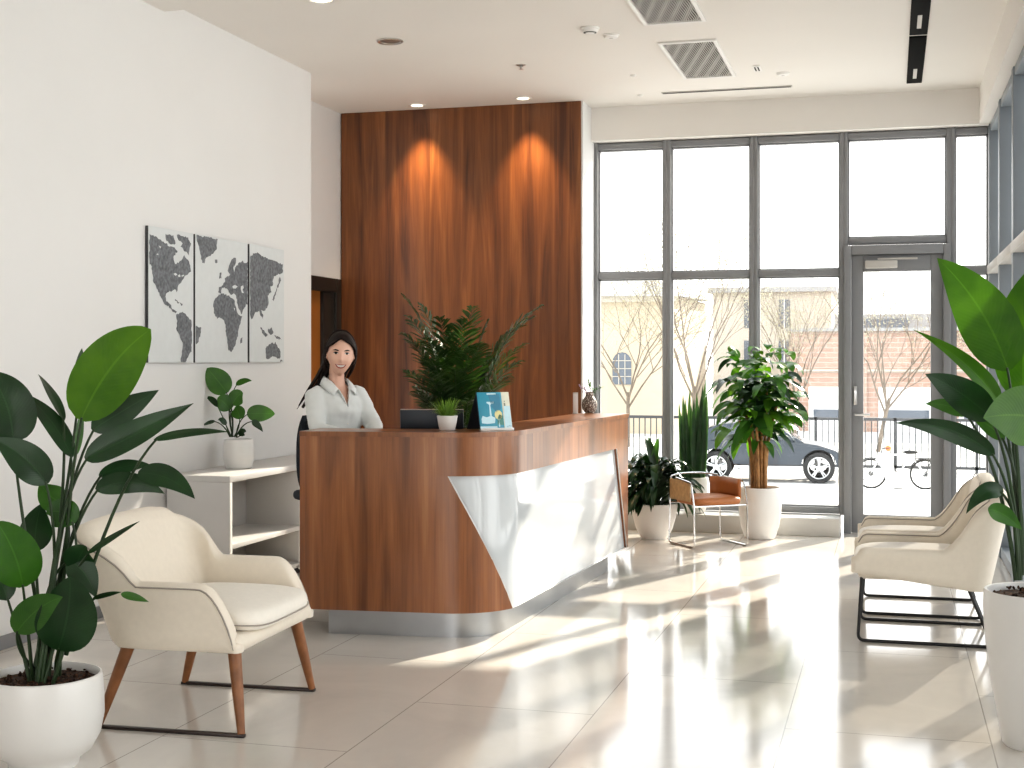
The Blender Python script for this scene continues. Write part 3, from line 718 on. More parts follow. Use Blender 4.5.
SPEC_L = [
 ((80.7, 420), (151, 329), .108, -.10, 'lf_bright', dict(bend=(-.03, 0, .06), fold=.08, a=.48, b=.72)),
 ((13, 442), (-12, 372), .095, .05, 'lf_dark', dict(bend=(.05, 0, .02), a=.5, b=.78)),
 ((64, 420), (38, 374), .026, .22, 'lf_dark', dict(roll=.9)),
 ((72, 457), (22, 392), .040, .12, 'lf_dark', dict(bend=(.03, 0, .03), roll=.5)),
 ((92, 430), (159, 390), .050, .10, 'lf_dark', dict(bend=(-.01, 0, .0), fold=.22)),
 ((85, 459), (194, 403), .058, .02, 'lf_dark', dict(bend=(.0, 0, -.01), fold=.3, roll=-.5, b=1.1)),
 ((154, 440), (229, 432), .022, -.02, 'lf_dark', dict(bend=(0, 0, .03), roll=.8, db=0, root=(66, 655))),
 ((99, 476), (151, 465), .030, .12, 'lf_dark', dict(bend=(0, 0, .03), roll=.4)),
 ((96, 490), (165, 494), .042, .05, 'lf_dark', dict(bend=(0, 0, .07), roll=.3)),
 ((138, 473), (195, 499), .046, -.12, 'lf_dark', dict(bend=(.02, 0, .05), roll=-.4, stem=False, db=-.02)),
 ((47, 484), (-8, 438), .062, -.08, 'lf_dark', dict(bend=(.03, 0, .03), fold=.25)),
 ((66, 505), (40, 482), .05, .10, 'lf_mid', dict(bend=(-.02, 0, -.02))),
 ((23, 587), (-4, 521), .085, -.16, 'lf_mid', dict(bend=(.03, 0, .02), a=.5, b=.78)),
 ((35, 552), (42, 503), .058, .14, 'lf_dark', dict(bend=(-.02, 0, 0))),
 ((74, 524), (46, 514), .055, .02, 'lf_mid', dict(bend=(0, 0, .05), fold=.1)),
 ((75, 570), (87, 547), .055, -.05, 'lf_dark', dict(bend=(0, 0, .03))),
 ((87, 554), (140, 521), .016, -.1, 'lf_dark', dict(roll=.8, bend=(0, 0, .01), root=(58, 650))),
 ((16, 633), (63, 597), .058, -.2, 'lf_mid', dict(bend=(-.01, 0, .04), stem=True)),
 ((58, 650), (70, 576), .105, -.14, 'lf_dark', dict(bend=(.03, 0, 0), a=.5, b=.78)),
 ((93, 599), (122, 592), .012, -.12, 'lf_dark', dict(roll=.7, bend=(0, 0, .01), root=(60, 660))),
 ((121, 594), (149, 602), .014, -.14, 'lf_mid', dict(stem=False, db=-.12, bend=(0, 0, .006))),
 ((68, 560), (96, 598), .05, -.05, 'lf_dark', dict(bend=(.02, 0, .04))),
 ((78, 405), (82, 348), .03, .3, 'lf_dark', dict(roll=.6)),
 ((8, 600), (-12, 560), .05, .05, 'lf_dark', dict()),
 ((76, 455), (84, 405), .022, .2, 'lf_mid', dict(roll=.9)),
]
big_leaves(t, lp_loc, SPEC_L, LD, .29, .085)
RD = 5.1
rp_loc = V((.545, 5.44, 0))
t = thing('bird_of_paradise_plant', 'tall leafy plant in a tapered white planter at the right edge of the room', 'potted plant', rp_loc)
pot(t, [(.128, 0), (.136, .01), (.155, .12), (.182, .28), (.199, .42), (.205, .52), (.202, .575), (.198, .585), (.190, .583), (.187, .57), (.183, .54)], .558, .183, M['pot'])
SPEC_R = [
 ((1008, 370), (937, 258), .106, -.05, 'lf_right', dict(bend=(.05, 0, .04), fold=.10, a=.5, b=.95, root=(1022, 570))),
 ((1024, 400), (1046, 258), .115, .18, 'lf_right', dict(bend=(-.06, 0, .02), fold=.06, a=.5, b=.8, root=(1030, 570))),
 ((1000, 404), (912, 329), .042, .12, 'lf_right', dict(bend=(.05, 0, .035), fold=.35, roll=.6, b=1.3, root=(1018, 575))),
 ((992, 419), (925, 374), .064, -.08, 'lf_dark', dict(bend=(.01, 0, .03), fold=.15, root=(1020, 580))),
 ((968, 415), (925, 404), .028, .06, 'lf_mid', dict(stem=True, root=(1016, 580))),
 ((994, 455), (895, 423), .042, -.12, 'lf_dark', dict(bend=(.03, 0, .07), fold=.25, roll=-.35, root=(1018, 580))),
 ((1046, 420), (983, 418), .112, -.22, 'lf_right', dict(bend=(0, 0, .03), fold=.08, root=(1040, 575))),
 ((1003, 493), (966, 514), .034, -.05, 'lf_dark', dict(bend=(-.0, 0, .08), fold=.2, roll=.3, root=(1020, 580))),
 ((988, 509), (1022, 530), .034, -.1, 'lf_mid', dict(stem=False, db=-.1, bend=(0, 0, .03))),
 ((1012, 402), (1020, 356), .03, .25, 'lf_bright', dict(roll=.5, root=(1024, 570))),
 ((1004, 440), (972, 418), .03, .1, 'lf_mid', dict(bend=(0, 0, .03), root=(1022, 575))),
 ((1036, 330), (1075, 270), .09, -.1, 'lf_right', dict(root=(1036, 575))),
 ((1050, 460), (1090, 420), .08, -.1, 'lf_mid', dict(root=(1040, 575))),
 ((1040, 480), (1060, 450), .06, .1, 'lf_dark', dict(root=(1034, 575))),
]
big_leaves(t, rp_loc, SPEC_R, RD, .56, .07, .007)
# small rubber plant on the credenza --------------------------------
sp_loc = V((-4.09, 8.0, .75)); SD = 4.09*SA+8.0*CA
t = thing('rubber_plant', 'small round leaved plant in a white pot standing on the credenza', 'potted plant', sp_loc)
pot(t, [(.078, 0), (.086, .008), (.098, .06), (.101, .11), (.098, .16), (.092, .19), (.088, .192), (.084, .185), (.083, .16)], .165, .083, M['pot'])
big_leaves(t, sp_loc, [
 ((227, 393), (207, 368), .080, .0, 'lf_mid', dict(a=.5, b=.78, fold=.08, bend=(0, 0, .01), root=(232, 437))),
 ((236, 385), (252, 381), .022, .05, 'lf_mid', dict(roll=.5, root=(233, 437))),
 ((230, 410), (217, 399), .060, -.04, 'lf_mid', dict(a=.5, b=.78, roll=.3, root=(231, 437))),
 ((232, 405), (243, 393), .055, -.02, 'lf_mid', dict(a=.5, b=.78, roll=-.3, root=(233, 437))),
 ((240, 419), (235, 407), .045, -.05, 'lf_mid', dict(a=.5, b=.78, root=(234, 437))),
 ((247, 414), (275, 414), .056, .02, 'lf_mid', dict(a=.5, b=.78, fold=.06, root=(236, 437), bend=(0, 0, .01))),
 ((252, 421), (263, 432), .022, .0, 'lf_dark', dict(root=(236, 437), bend=(0, 0, .02))),
 ((218, 407), (206, 397), .022, .03, 'lf_dark', dict(root=(230, 437), roll=.4)),
 ((226, 425), (218, 420), .02, -.03, 'lf_dark', dict(root=(231, 437), roll=.4)),
 ((215, 421), (202, 426), .012, -.02, 'lf_dark', dict(root=(230, 437), bend=(0, 0, .01))),
 ((240, 436), (246, 432), .025, -.05, 'lf_dark', dict(root=(236, 437))),
], SD, .17, .03, .004)
# palm behind the desk ----------------------------------------------
pl_loc = V((-2.86, 8.85, 0))
t = thing('areca_palm', 'dark feathery palm standing behind the reception desk against the wood wall', 'potted plant', pl_loc)
pot(t, [(.15, 0), (.16, .01), (.19, .2), (.20, .38), (.195, .395), (.187, .39), (.185, .34)], .34, .185, M['pot'])
PD = 2.86*SA+8.85*CA
tips = [(403, 296, .0), (409, 318, .2), (404, 335, -.2), (421, 306, .1), (407, 372, -.25), (415, 393, -.3), (472, 309, .15), (488, 322, .0), (512, 330, .1), (541, 307, -.1), (524, 345, .25), (520, 362, -.2), (508, 378, -.3), (452, 335, .3), (462, 322, -.3), (440, 320, -.2), (430, 360, -.4), (480, 345, -.35), (498, 395, -.2), (425, 405, -.2), (455, 370, -.45), (470, 400, -.4), (436, 385, .1), (415, 345, -.1), (428, 340, -.3), (470, 350, -.5), (492, 360, -.1), (500, 345, .1), (445, 352, -.2), (416, 388, .1), (488, 385, -.1), (424, 372, -.45), (533, 318, .1)]
for (tx, ty, dd) in tips:
    T = pix(tx, ty, PD+dd)-pl_loc; B = V((R.uniform(-.05, .05), R.uniform(-.05, .05), .36)); 
    H = math.hypot(T.x, T.y)
    up = max(T.z, .75)
    ctrl = V((T.x*.22, T.y*.22, up*.72+.10+H*.35))
    pts = bez(B, ctrl, T, 30)
    fr = MB().tube(pts, [.006*(1-.8*i/30) for i in range(31)], 6).build('frond', M['stem'], t)
    mb = MB(); st = 11
    total = (T-B).length
    for i in range(st, 31):
        f = (i-st)/(30-st); p = pts[i]; tan = (pts[min(i+1, 30)]-pts[i-1]).normalized()
        sd = tan.cross(V((0, 0, 1))); sd = sd.normalized() if sd.length > .05 else V((1, 0, 0))
        ln = .185*math.sin(PI*(.18+.78*f))**.8*R.uniform(.85, 1.1)
        for s in (-1, 1):
            for h in (0, .5) if i % 2 else (0,):
                if h and i == 30: continue
                q = p+(pts[min(i+1, 30)]-p)*h
                tip = q+sd*s*ln*.80+tan*ln*.62+V((0, 0, R.uniform(-.25, .12)*ln))
                mb.leaf(q, tip, .0068, (0, 0, .02), sd.cross(tan)+V((R.uniform(-.5, .5), R.uniform(-.5, .5), .2)), fold=.25, seg=4, cr=1, a=.5, b=.7)
    leafbuild(mb, 'leaflets', M['lf_palm'], fr)
# bushy plant by the desk end ---------------------------------------
b_loc = V((-1.86, 10.97, 0)); BD = 1.86*SA+10.95*CA
t = thing('dumb_cane_plant', 'bushy dark leaved plant in a rounded white pot beyond the end of the desk', 'potted plant', b_loc)
pot(t, [(.105, 0), (.112, .01), (.15, .08), (.178, .18), (.19, .26), (.188, .285), (.180, .288), (.176, .27)], .25, .175, M['potm'])
mb = MB(); ms = MB()
for k in range(300):
    a = R.uniform(0, 2*PI); el = R.uniform(-.45, 1.25); rr = R.uniform(.12, .30)
    c = V((0, 0, .40)); d = V((math.cos(a)*math.cos(el), math.sin(a)*math.cos(el), math.sin(el)))
    B = c+V((d.x*rr*.75, d.y*rr*.75, d.z*rr*.85+.02)); L = R.uniform(.17, .29)
    T = B+V((d.x*L*.9, d.y*L*.9, d.z*L*.4-.17*R.uniform(.2, 1.2)))
    if T.x > .06 and T.y < -.06 or T.z < .12 or T.y > .40 or B.x > .13 and B.y < -.1: continue
    mb.leaf(B, T, R.uniform(.022, .034), (d.x*.04, d.y*.04, .085), V((d.x*.35, d.y*.35, 1)).normalized()+V((R.uniform(-.3, .3), R.uniform(-.3, .3), 0)), fold=.25, seg=8, cr=2)
    if k % 2 == 0: ms.tube(bez((R.uniform(-.05, .05), R.uniform(-.05, .05), .25), (B.x*.3, B.y*.3, B.z*.8), B, 6), .004, 5)
T = pix(652, 432, BD)-b_loc
for q in range(5):
    B = V((-.02+.01*q, 0, .55)); mb.leaf(B, T+V((R.uniform(-.06, .06), R.uniform(-.05, .05), R.uniform(-.12, .0))), .028, (0, 0, .02), V((.3, -1, .4)), seg=8, cr=2, mi=0 if q % 2 else 1)
    ms.tube(bez((0, 0, .25), (-.01, 0, .45), B, 5), .004, 5)
leafbuild(mb, 'foliage', [M['lf_dark'], M['lf_mid']], t); ms.build('stalks', M['stem'], t)
# snake plant on the sill -------------------------------------------
s_loc = V((-1.61, 11.565, .15)); SDp = 1.61*SA+11.565*CA
t = thing('snake_plant', 'upright snake plant with spear leaves in a white pot on the window sill', 'potted plant', s_loc)
pot(t, [(.075, 0), (.085, .008), (.105, .07), (.114, .16), (.116, .26), (.114, .305), (.108, .307), (.105, .29)], .27, .105, M['potm'], 36)
for (bx, tx, ty, w) in [(683, 679, 402, .018), (686, 683, 394, .02), (688, 690, 388, .02), (690, 686, 410, .022), (693, 694, 398, .02), (695, 697, 392, .022), (698, 703, 384, .024), (700, 706, 378, .026), (702, 705, 400, .024), (691, 680, 425, .02), (697, 700, 420, .022), (686, 688, 420, .02), (701, 707, 415, .02), (689, 685, 398, .022), (692, 691, 405, .024), (696, 694, 410, .024), (699, 701, 396, .024), (684, 681, 412, .02), (694, 699, 404, .022), (703, 707, 392, .024)]:
    B = pix(bx, 472, SDp+R.uniform(-.04, .04))-s_loc; B.z = .275; T = pix(tx, ty, SDp+R.uniform(-.03, .02))-s_loc
    leafbuild(MB().leaf(B, T, w, (R.uniform(-.01, .01), 0, 0), V((R.uniform(-.7, .7), -1, 0)), fold=.3, seg=10, cr=2, a=.3, b=.6), 'leaf', M['lf_snake'], t)
# cane plant --------------------------------------------------------
c_loc = V((-1.025, 11.19, 0)); CDp = 1.025*SA+11.19*CA
t = thing('cane_plant', 'tall cane plant with glossy drooping leaves in a white planter in front of the window', 'potted plant', c_loc)
pot(t, [(.115, 0), (.125, .01), (.155, .10), (.172, .22), (.175, .32), (.168, .41), (.164, .42), (.157, .418), (.154, .40)], .385, .153, M['potm'])
ms = MB(); heads = []
for k in range(11):
    a = 2*PI*k/11; r0 = .035+.02*(k % 3); r1 = .05+.12*R.random(); h = R.uniform(.92, 1.24)
    top = V((r1*math.cos(a), r1*math.sin(a), h)); ms.tube(bez((r0*math.cos(a)*.9, r0*math.sin(a)*.9, .38), (r0*math.cos(a)*.8, r0*math.sin(a)*.8, .75), top, 8), [.016-.006*i/8 for i in range(9)], 7); heads.append(top)
ms.build('canes', M['cane'], t, sharp=0)
mb = MB()
for k in range(270):
    h = R.choice(heads); z = R.uniform(-.16, .33); a = R.uniform(0, 2*PI)
    rad = .02+.11*R.random()
    B = V((h.x*.9+rad*math.cos(a), h.y*.9+rad*math.sin(a), h.z+z)); L = R.uniform(.15, .27)*(1.1 if z < .2 else .8)
    lift = R.uniform(-.75, .25)+max(0, z)*1.0
    T = B+V((math.cos(a)*L*.9, math.sin(a)*L*.9, L*lift-.04)); T.z = min(T.z, 1.55)
    if T.y > .36: T.y = .36
    mb.leaf(B, T, R.uniform(.028, .048), (math.cos(a)*.04, math.sin(a)*.04, .075), V((math.cos(a)*.6, math.sin(a)*.6, .9))+V((R.uniform(-.4, .4), R.uniform(-.7, .1), 0)), fold=.2, seg=8, cr=2, curl=.1, mi=(0, 0, 0, 0, 1, 1, 2, 2, 2)[R.randrange(9)])
leafbuild(mb, 'foliage', [M['lf_mid'], M['lf_dark'], M['lf_bright']], t)

# ------------------------------------------------------------------ things on the desk
def on_top(px, py, z=ZT):
    d = (CAM_H-z)*FPX/(py-HORIZON); return pix(px, py, d)
g = V((-2.272, 6.835, ZT))
t = thing('grass_plant', 'small tufted grass plant in a white pot on the front of the desk counter', 'potted plant', g)
pot(t, [(.036, 0), (.042, .004), (.050, .04), (.056, .078), (.054, .080), (.050, .078), (.049, .068)], .066, .049, M['pot'], 32)
mb = MB()
for k in range(150):
    a = R.uniform(0, 2*PI); L = R.uniform(.08, .165); el = R.uniform(.35, 1.45); L *= .62 if math.cos(a) > .3 and el < 1.0 else 1; r = .03*math.sqrt(R.random())
    B = V((r*math.cos(a), r*math.sin(a), .064)); T = B+V((math.cos(a)*math.cos(el)*L, math.sin(a)*math.cos(el)*L, math.sin(el)*L*.75))
    mb.leaf(B, T, R.uniform(.0022, .0038), (0, 0, .03), V((math.cos(a), math.sin(a), .5)), seg=5, cr=1, a=.3, b=.7)
leafbuild(mb, 'blades', M['lf_grass'], t)
# laptop on the worktop
l_loc = V((-2.435, 7.06, .951)); t = thing('laptop', 'open dark laptop seen from behind on the worktop next to the receptionist', 'laptop', l_loc, .28)
MB().box(-.175, .175, -.0, .24, 0, .018, .005).build('keyboard_base', M['navy'], t)
lid = bmesh.new(); bmesh.ops.create_cube(lid, size=1)
tm = Matrix.Translation((0, .012, .018)) @ Matrix.Rotation(.16, 4, 'X')
mbb = MB().box(-.175, .175, -.006, .006, 0, .215, .005); mbb.v = [tuple(tm @ V(v)) for v in mbb.v]
lo = mbb.build('lid', M['navy'], t); lid.free()
mb2 = MB().box(-.173, .173, -.0065, .0065, .2155, .2185); mb2.v = [tuple(tm @ V(v)) for v in mb2.v]; mb2.build('silver_edge', M['steel'], lo)
mb2 = MB(); mb2.add([V((.06+.007*math.cos(2*PI*j/20), -.0068, .125+.007*math.sin(2*PI*j/20))) for j in range(20)], [tuple(range(20))]); mb2.v = [tuple(tm @ V(v)) for v in mb2.v]
mb2.build('badge', M['steel'], lo)
# brochure easel
b_loc = V((-2.025, 6.915, ZT)); b_rz = .72
t = thing('brochure_stand', 'dark folding easel holding leaflets near the curve of the desk counter', 'brochure stand', b_loc, b_rz)
til = math.radians(15)
def tilt(mb, dx=0, dy=0): 
    mm = Matrix.Translation((dx, dy, .006)) @ Matrix.Rotation(-til, 4, 'X'); mb.v = [tuple(mm @ V(v)) for v in mb.v]; return mb
tilt(MB().box(-.095, .095, 0, .004, 0, .204, .001)).build('front_board', M['navy'], t)
mm = MB().box(-.095, .095, 0, .004, 0, .212, .001); k2 = Matrix.Translation((0, .168, .001)) @ Matrix.Rotation(math.radians(31), 4, 'X'); mm.v = [tuple(k2 @ V(v)) for v in mm.v]; mm.build('rear_leg', M['navy'], t)
MB().box(-.097, .097, -.022, .002, 0, .005, .001).box(-.097, .097, -.024, -.021, 0, .014, .001).build('ledge', M['white'], t)
pc = lambda n, c: plain(n, c, .35, var=.05, scale=30)
bl, bl2, pw, yl, tl, ck, dk = pc('leaflet blue', (.045, .30, .42)), pc('leaflet deep teal', (.03, .20, .31)), pc('leaflet pale blue', (.55, .75, .82)), pc('leaflet pale yellow', (.74, .68, .33)), pc('leaflet green', (.08, .26, .22)), pc('leaflet cream', (.72, .71, .58)), pc('leaflet ink', (.20, .22, .18))
def leaflet(name, label, x0, x1, y, h, base, shapes):
    t = thing(name, label, 'leaflet', b_loc, b_rz, 'leaflets on the easel')
    tilt(MB().box(x0, x1, y-.0016, y, 0.001, h, .0004)).build('sheet', base, t)
    for nm, mt, poly in shapes:
        tilt(MB().add([V((x0+(x1-x0)*px, y-.0022, h*pz)) for px, pz in poly], [tuple(range(len(poly)))])).build(nm, mt, t, smooth=False)
circ = lambda cx, cz, rx, rz, n=16: [(cx+rx*math.cos(2*PI*j/n), cz+rz*math.sin(2*PI*j/n)) for j in range(n)]
leaflet('blue_leaflet', 'blue illustrated leaflet standing in front on the easel', -.092, .05, -.0035, .202, bl, [
 ('printed_cloud', pw, [(.08, .16), (.30, .14), (.62, .16), (.66, .30), (.5, .36), (.3, .32), (.14, .36), (.08, .28)]),
 ('printed_sky', bl2, [(.45, .95), (.93, .95), (.93, .55), (.72, .45), (.55, .6)]),
 ('printed_tower', pw, [(.44, .36), (.52, .36), (.50, .66), (.66, .70), (.66, .74), (.36, .74), (.36, .70), (.46, .66)]),
 ('printed_title_strip', pw, [(.40, .93), (.78, .93), (.78, .975), (.40, .975)]),
 ('printed_bush', tl, [(.72, .12), (.98, .10), (.98, .34), (.84, .40), (.74, .28)]),
 ('printed_tree', yl, circ(.80, .38, .16, .13)),
 ('printed_trunk', pw, [(.77, .06), (.82, .06), (.82, .26), (.79, .26)]),
 ('printed_ground', pw, [(.0, .0), (.7, .0), (.7, .075), (.0, .075)])])
leaflet('cream_leaflet', 'cream leaflet behind the blue one on the easel', .035, .097, -.0012, .203, ck, [
 ('printed_panel', pw, [(.30, .02), (.97, .02), (.97, .62), (.38, .62)]),
 ('printed_mark', dk, [(.42, .62), (.56, .62), (.56, .70), (.42, .70)]),
 ('printed_mark', dk, [(.46, .73), (.54, .73), (.54, .76), (.46, .76)]),
 ('printed_wave', bl, [(.45, .05), (.95, .06), (.95, .10), (.6, .09)])])
# vase with sprigs, clear holder
v_loc = on_top(589.5, 413.0); 
t = thing('vase', 'round mottled vase at the far end of the desk counter', 'vase', v_loc)
MB().lathe([(.026, 0), (.036, .004), (.051, .03), (.056, .06), (.050, .09), (.036, .112), (.029, .122), (.028, .14), (.032, .150), (.029, .150), (.025, .14), (.025, .115)], n=36).build('body', spotmat('mottled vase glaze', (.16, .12, .10), (.78, .74, .68), 95, .2, .5), t)
for k, (tx, ty, lab, mk) in enumerate([(580, 387, 'dried sprig with pale purple buds leaning left out of the mottled vase', 'purple'), (601, 388, 'dark green sprig leaning right out of the mottled vase', 'green'), (589, 382, 'short green sprig standing upright in the mottled vase', 'green')]):
    t = thing('sprig', lab, 'sprig', v_loc+V((0, 0, .135)), 0, 'sprigs in the vase')
    T = pix(tx, ty, v_loc.dot(FW)+.05*(k-1))-v_loc-V((0, 0, .135)); pts = bez(((k-1)*.007, (k-1)*.004, -.02), (T.x*.12+(k-1)*.004, T.y*.12, T.z*.6), T, 8)
    MB().tube(pts, .0018, 5).build('twig', M['stem'], t)
    mb = MB()
    for j in range(26):
        p = pts[R.randint(4, 8)]; d = V((R.uniform(-1, 1), R.uniform(-1, 1), R.uniform(-.6, 1))).normalized()
        if mk == 'green': mb.leaf(p, p+d*R.uniform(.02, .04), .004, (0, 0, .003), seg=4, cr=1)
        else:
            bm = bmesh.new(); bmesh.ops.create_icosphere(bm, subdivisions=1, radius=R.uniform(.003, .006)); mb.bm(bm, Matrix.Translation(p+d*R.uniform(.005, .028)))
    mb.build('leaves' if mk == 'green' else 'buds', M['lf_mid'] if mk == 'green' else plain('pale purple bud', (.45, .33, .46), .7), t, sharp=0)
h_loc = on_top(575.5, 414.0)
t = thing('card_holder', 'slim clear card holder left of the mottled vase', 'card holder', h_loc, .3)
MB().box(-.02, .02, -.012, .012, 0, .008, .002).box(-.018, .018, .004, .008, .006, .15, .001).build('holder', M['sill'], t)
MB().box(-.016, .016, -.0005, .0025, .008, .14, .0005).build('card', M['cab'], t)
# ------------------------------------------------------------------ receptionist
from mathutils.bvhtree import BVHTree
def evalmesh(mb, voxel, smooth=6, fac=.5):
    """closed overlapping solids -> one continuous smooth surface"""
    o = mb.build('tmp', M['skin'], None, sharp=1)
    r = o.modifiers.new('r', 'REMESH'); r.mode = 'VOXEL'; r.voxel_size = voxel; r.use_smooth_shade = True
    s = o.modifiers.new('s', 'SMOOTH'); s.iterations = smooth; s.factor = fac
    dg = bpy.context.evaluated_depsgraph_get(); me = bpy.data.meshes.new_from_object(o.evaluated_get(dg))
    out = MB(); out.add([v.co.copy() for v in me.vertices], [list(p.vertices) for p in me.polygons])
    om = o.data; bpy.data.objects.remove(o); bpy.data.meshes.remove(om); bpy.data.meshes.remove(me); return out
def rings(mb, rs, n=28):
    rows = [[V((w*math.cos(2*PI*j/n), cy+d*math.sin(2*PI*j/n), z)) for j in range(n)] for (z, w, d, cy) in rs]
    mb.grid(rows, None, 0, True); mb.add(rows[0], [tuple(range(n-1, -1, -1))]); mb.add(rows[-1], [tuple(range(n))]); return mb
def ball(mb, c, r, sc=(1, 1, 1), seg=20):
    bm = bmesh.new(); bmesh.ops.create_uvsphere(bm, u_segments=seg, v_segments=seg*2//3, radius=r)
    return mb.bm(bm, Matrix.Translation(c) @ Matrix.Diagonal((*sc, 1)))
P_LOC, P_RZ = V((-3.10, 7.28, 0)), math.atan2(-.6, .8)-PI/2
person = thing('person', 'smiling woman with long dark hair in a pale grey shirt seated behind the reception desk', 'person', P_LOC, P_RZ)
SH, EL, WR = V((.138, 0, 1.255)), V((.180, .10, 1.06)), V((.075, .30, 1.012))
SH2, EL2, WR2 = V((-.138, 0, 1.255)), V((-.178, .125, 1.075)), V((-.09, .325, 1.012))
HC = V((0, .050, 1.484)); HY = -math.radians(27)
def torso(g): return [(.74, .155+g, .115+g, -.01), (.82, .165+g, .12+g, -.01), (.90, .142+g, .105+g, 0), (.98, .135+g, .10+g, .005), (1.08, .140+g, .108+g, .012), (1.16, .150+g, .118+g, .018), (1.22, .150+g, .105+g, .008), (1.265, .135+g, .082+g, 0), (1.295, .100+g, .066+g, 0), (1.32, .066+g, .056+g, 0), (1.345, .053+g*.6, .052+g*.6, .004)]
b = rings(MB(), torso(-.012))
b.tube([(0, .0, 1.28), (0, .006, 1.36), (0, .014, 1.43)], [.050, .045, .047], 18)
for (s, e_, w) in ((SH, EL, WR), (SH2, EL2, WR2)):
    b.tube([s, s.lerp(e_, .5), e_, e_.lerp(w, .4), w], [.045, .041, .036, .034, .023], 14)
    sx = 1 if s.x > 0 else -1
    f = (w-e_).normalized(); sd = V((f.y, -f.x, 0)).normalized()*sx        # sd: thumb-away side
    pc_ = w+f*.045+V((0, 0, -.004)); 
    b.tube([w, w+f*.03, w+f*.075, w+f*.09], [.023, .030, .034, .028], 12, flat=.5)
    for i, (o_, L) in enumerate(((.027, .062), (.010, .074), (-.008, .070), (-.025, .055))):
        k0 = w+f*.08-sd*o_; b.tube([k0, k0+f*L*.45+V((0, 0, .006)), k0+f*L*.78-V((0, 0, .003)), k0+f*L-V((0, 0, .014))], [.0095, .009, .0082, .0065], 8)
    k0 = w+f*.025-sd*.024; b.tube([k0, k0+f*.028-sd*.018, k0+f*.056-sd*.022-V((0, 0, .006))], [.012, .0105, .008], 8)
for sx in (1, -1):
    b.tube([(.085*sx, -.02, .80), (.095*sx, .20, .795), (.10*sx, .43, .775), (.10*sx, .445, .70), (.10*sx, .42, .50), (.10*sx, .40, .36)], [.088, .078, .058, .056, .052, .036], 16)
    b.tube([(.10*sx, .37, .335), (.10*sx, .45, .32), (.10*sx, .55, .305)], [.036, .036, .026], 12)
body = evalmesh(b, .0065, 5)
# sculpted head
def head_mesh(grow=0, seg=96, ring=72):
    bm = bmesh.new(); bmesh.ops.create_uvsphere(bm, u_segments=seg, v_segments=ring, radius=1)
    for v in bm.verts:
        d = v.co.normalized(); x, y, z = d.x*.0715, d.y*.092, d.z*.113
        if d.z < 0:
            t = -d.z; x *= 1-.42*t**1.6; y *= (1-.10*t*t) if d.y > 0 else (1-.42*t)
        if d.y > 0:
            y *= 1-.06*(1-abs(d.x))*.3
            ax = abs(x); G = lambda a, sx, c, sz: math.exp(-(a/sx)**2-((z-c)/sz)**2)
            y += .017*G(x, .0105, -.024, .013)+.009*G(x, .008, .0, .022)-.0065*G(ax-.030, .014, .011, .011)+.004*G(x, .024, -.056, .012)+.007*G(x, .02, -.096, .014)+.0055*G(ax-.036, .017, -.030, .018)-.002*G(x, .012, -.042, .006)
        n = d*grow
        v.co = V((x, y, z))+n
    return bm
hm = head_mesh(); hb = MB().bm(hm)
bvh = BVHTree.FromPolygons([V(v) for v in hb.v], hb.f)
HM = Matrix.Translation(HC) @ Matrix.Rotation(HY, 4, 'Z') @ Matrix.Rotation(-.06, 4, 'Y') @ Matrix.Rotation(-.03, 4, 'X') @ Matrix.Diagonal((1.06, 1.06, 1.07, 1))
def toH(mb): mb.v = [tuple(HM @ V(v)) for v in mb.v]; return mb
ears = MB()
for sx in (1, -1): ball(ears, V((.0705*sx, -.002, -.006)), .03, (.32, .62, 1.0), 16)
for src in (hb, ears):
    toH(src); body.add(src.v, src.f)
body.build('body', M['skin'], person, sharp=0)
def patch(name, outline, mat, off, parent=person, k=4):
    cx = sum(p[0] for p in outline)/len(outline); cz = sum(p[1] for p in outline)/len(outline); rows = []
    for i in range(k+1):
        f = max(.02, i/k); row = []
        for (x, z) in outline:
            X, Z = cx+(x-cx)*f, cz+(z-cz)*f
            h = bvh.ray_cast(V((X, .3, Z)), V((0, -1, 0)))[0]
            row.append(V((X, (h.y if h else .08)+off, Z)))
        rows.append(row)
    return toH(MB().grid(rows, None, 0, True)).build(name, mat, parent, sharp=0)
for sx in (1, -1):
    patch('eye', [(sx*.030+.0125*math.cos(w), .0105+.0052*math.sin(w)*(1 if math.sin(w) > 0 else .6)) for w in [2*PI*j/20 for j in range(20)]], M['eyewhite'], .0008)
    patch('iris', [(sx*.030+.0066*math.cos(w), .0108+.0052*math.sin(w)) for w in [2*PI*j/16 for j in range(16)]], M['iris'], .0016)
    patch('eyelashes', [(sx*.030+x, .0105+z) for x, z in [(-.0155, .0005), (-.008, .0065), (0, .0085), (.008, .0068), (.0155, .0010), (.008, .0040), (0, .0048), (-.008, .0038)]], M['hair'], .0020)
    patch('eyebrow', [(sx*x, z) for x, z in [(.011, .0235), (.022, .0305), (.034, .0328), (.050, .0255), (.034, .0255), (.022, .0232)]], M['hair'], .0016)
patch('lips', [(x, -.056+z) for x, z in [(-.031, .0095), (-.016, .0072), (-.005, .0082), (0, .007), (.005, .0082), (.016, .0072), (.031, .0095), (.022, -.006), (.010, -.0132), (0, -.0145), (-.010, -.0132), (-.022, -.006)]], M['lip'], .001)
patch('teeth', [(x, -.056+z) for x, z in [(-.025, .0068), (-.012, .0043), (0, .004), (.012, .0043), (.025, .0068), (.014, -.0045), (0, -.0080), (-.014, -.0045)]], M['tooth'], .0022)
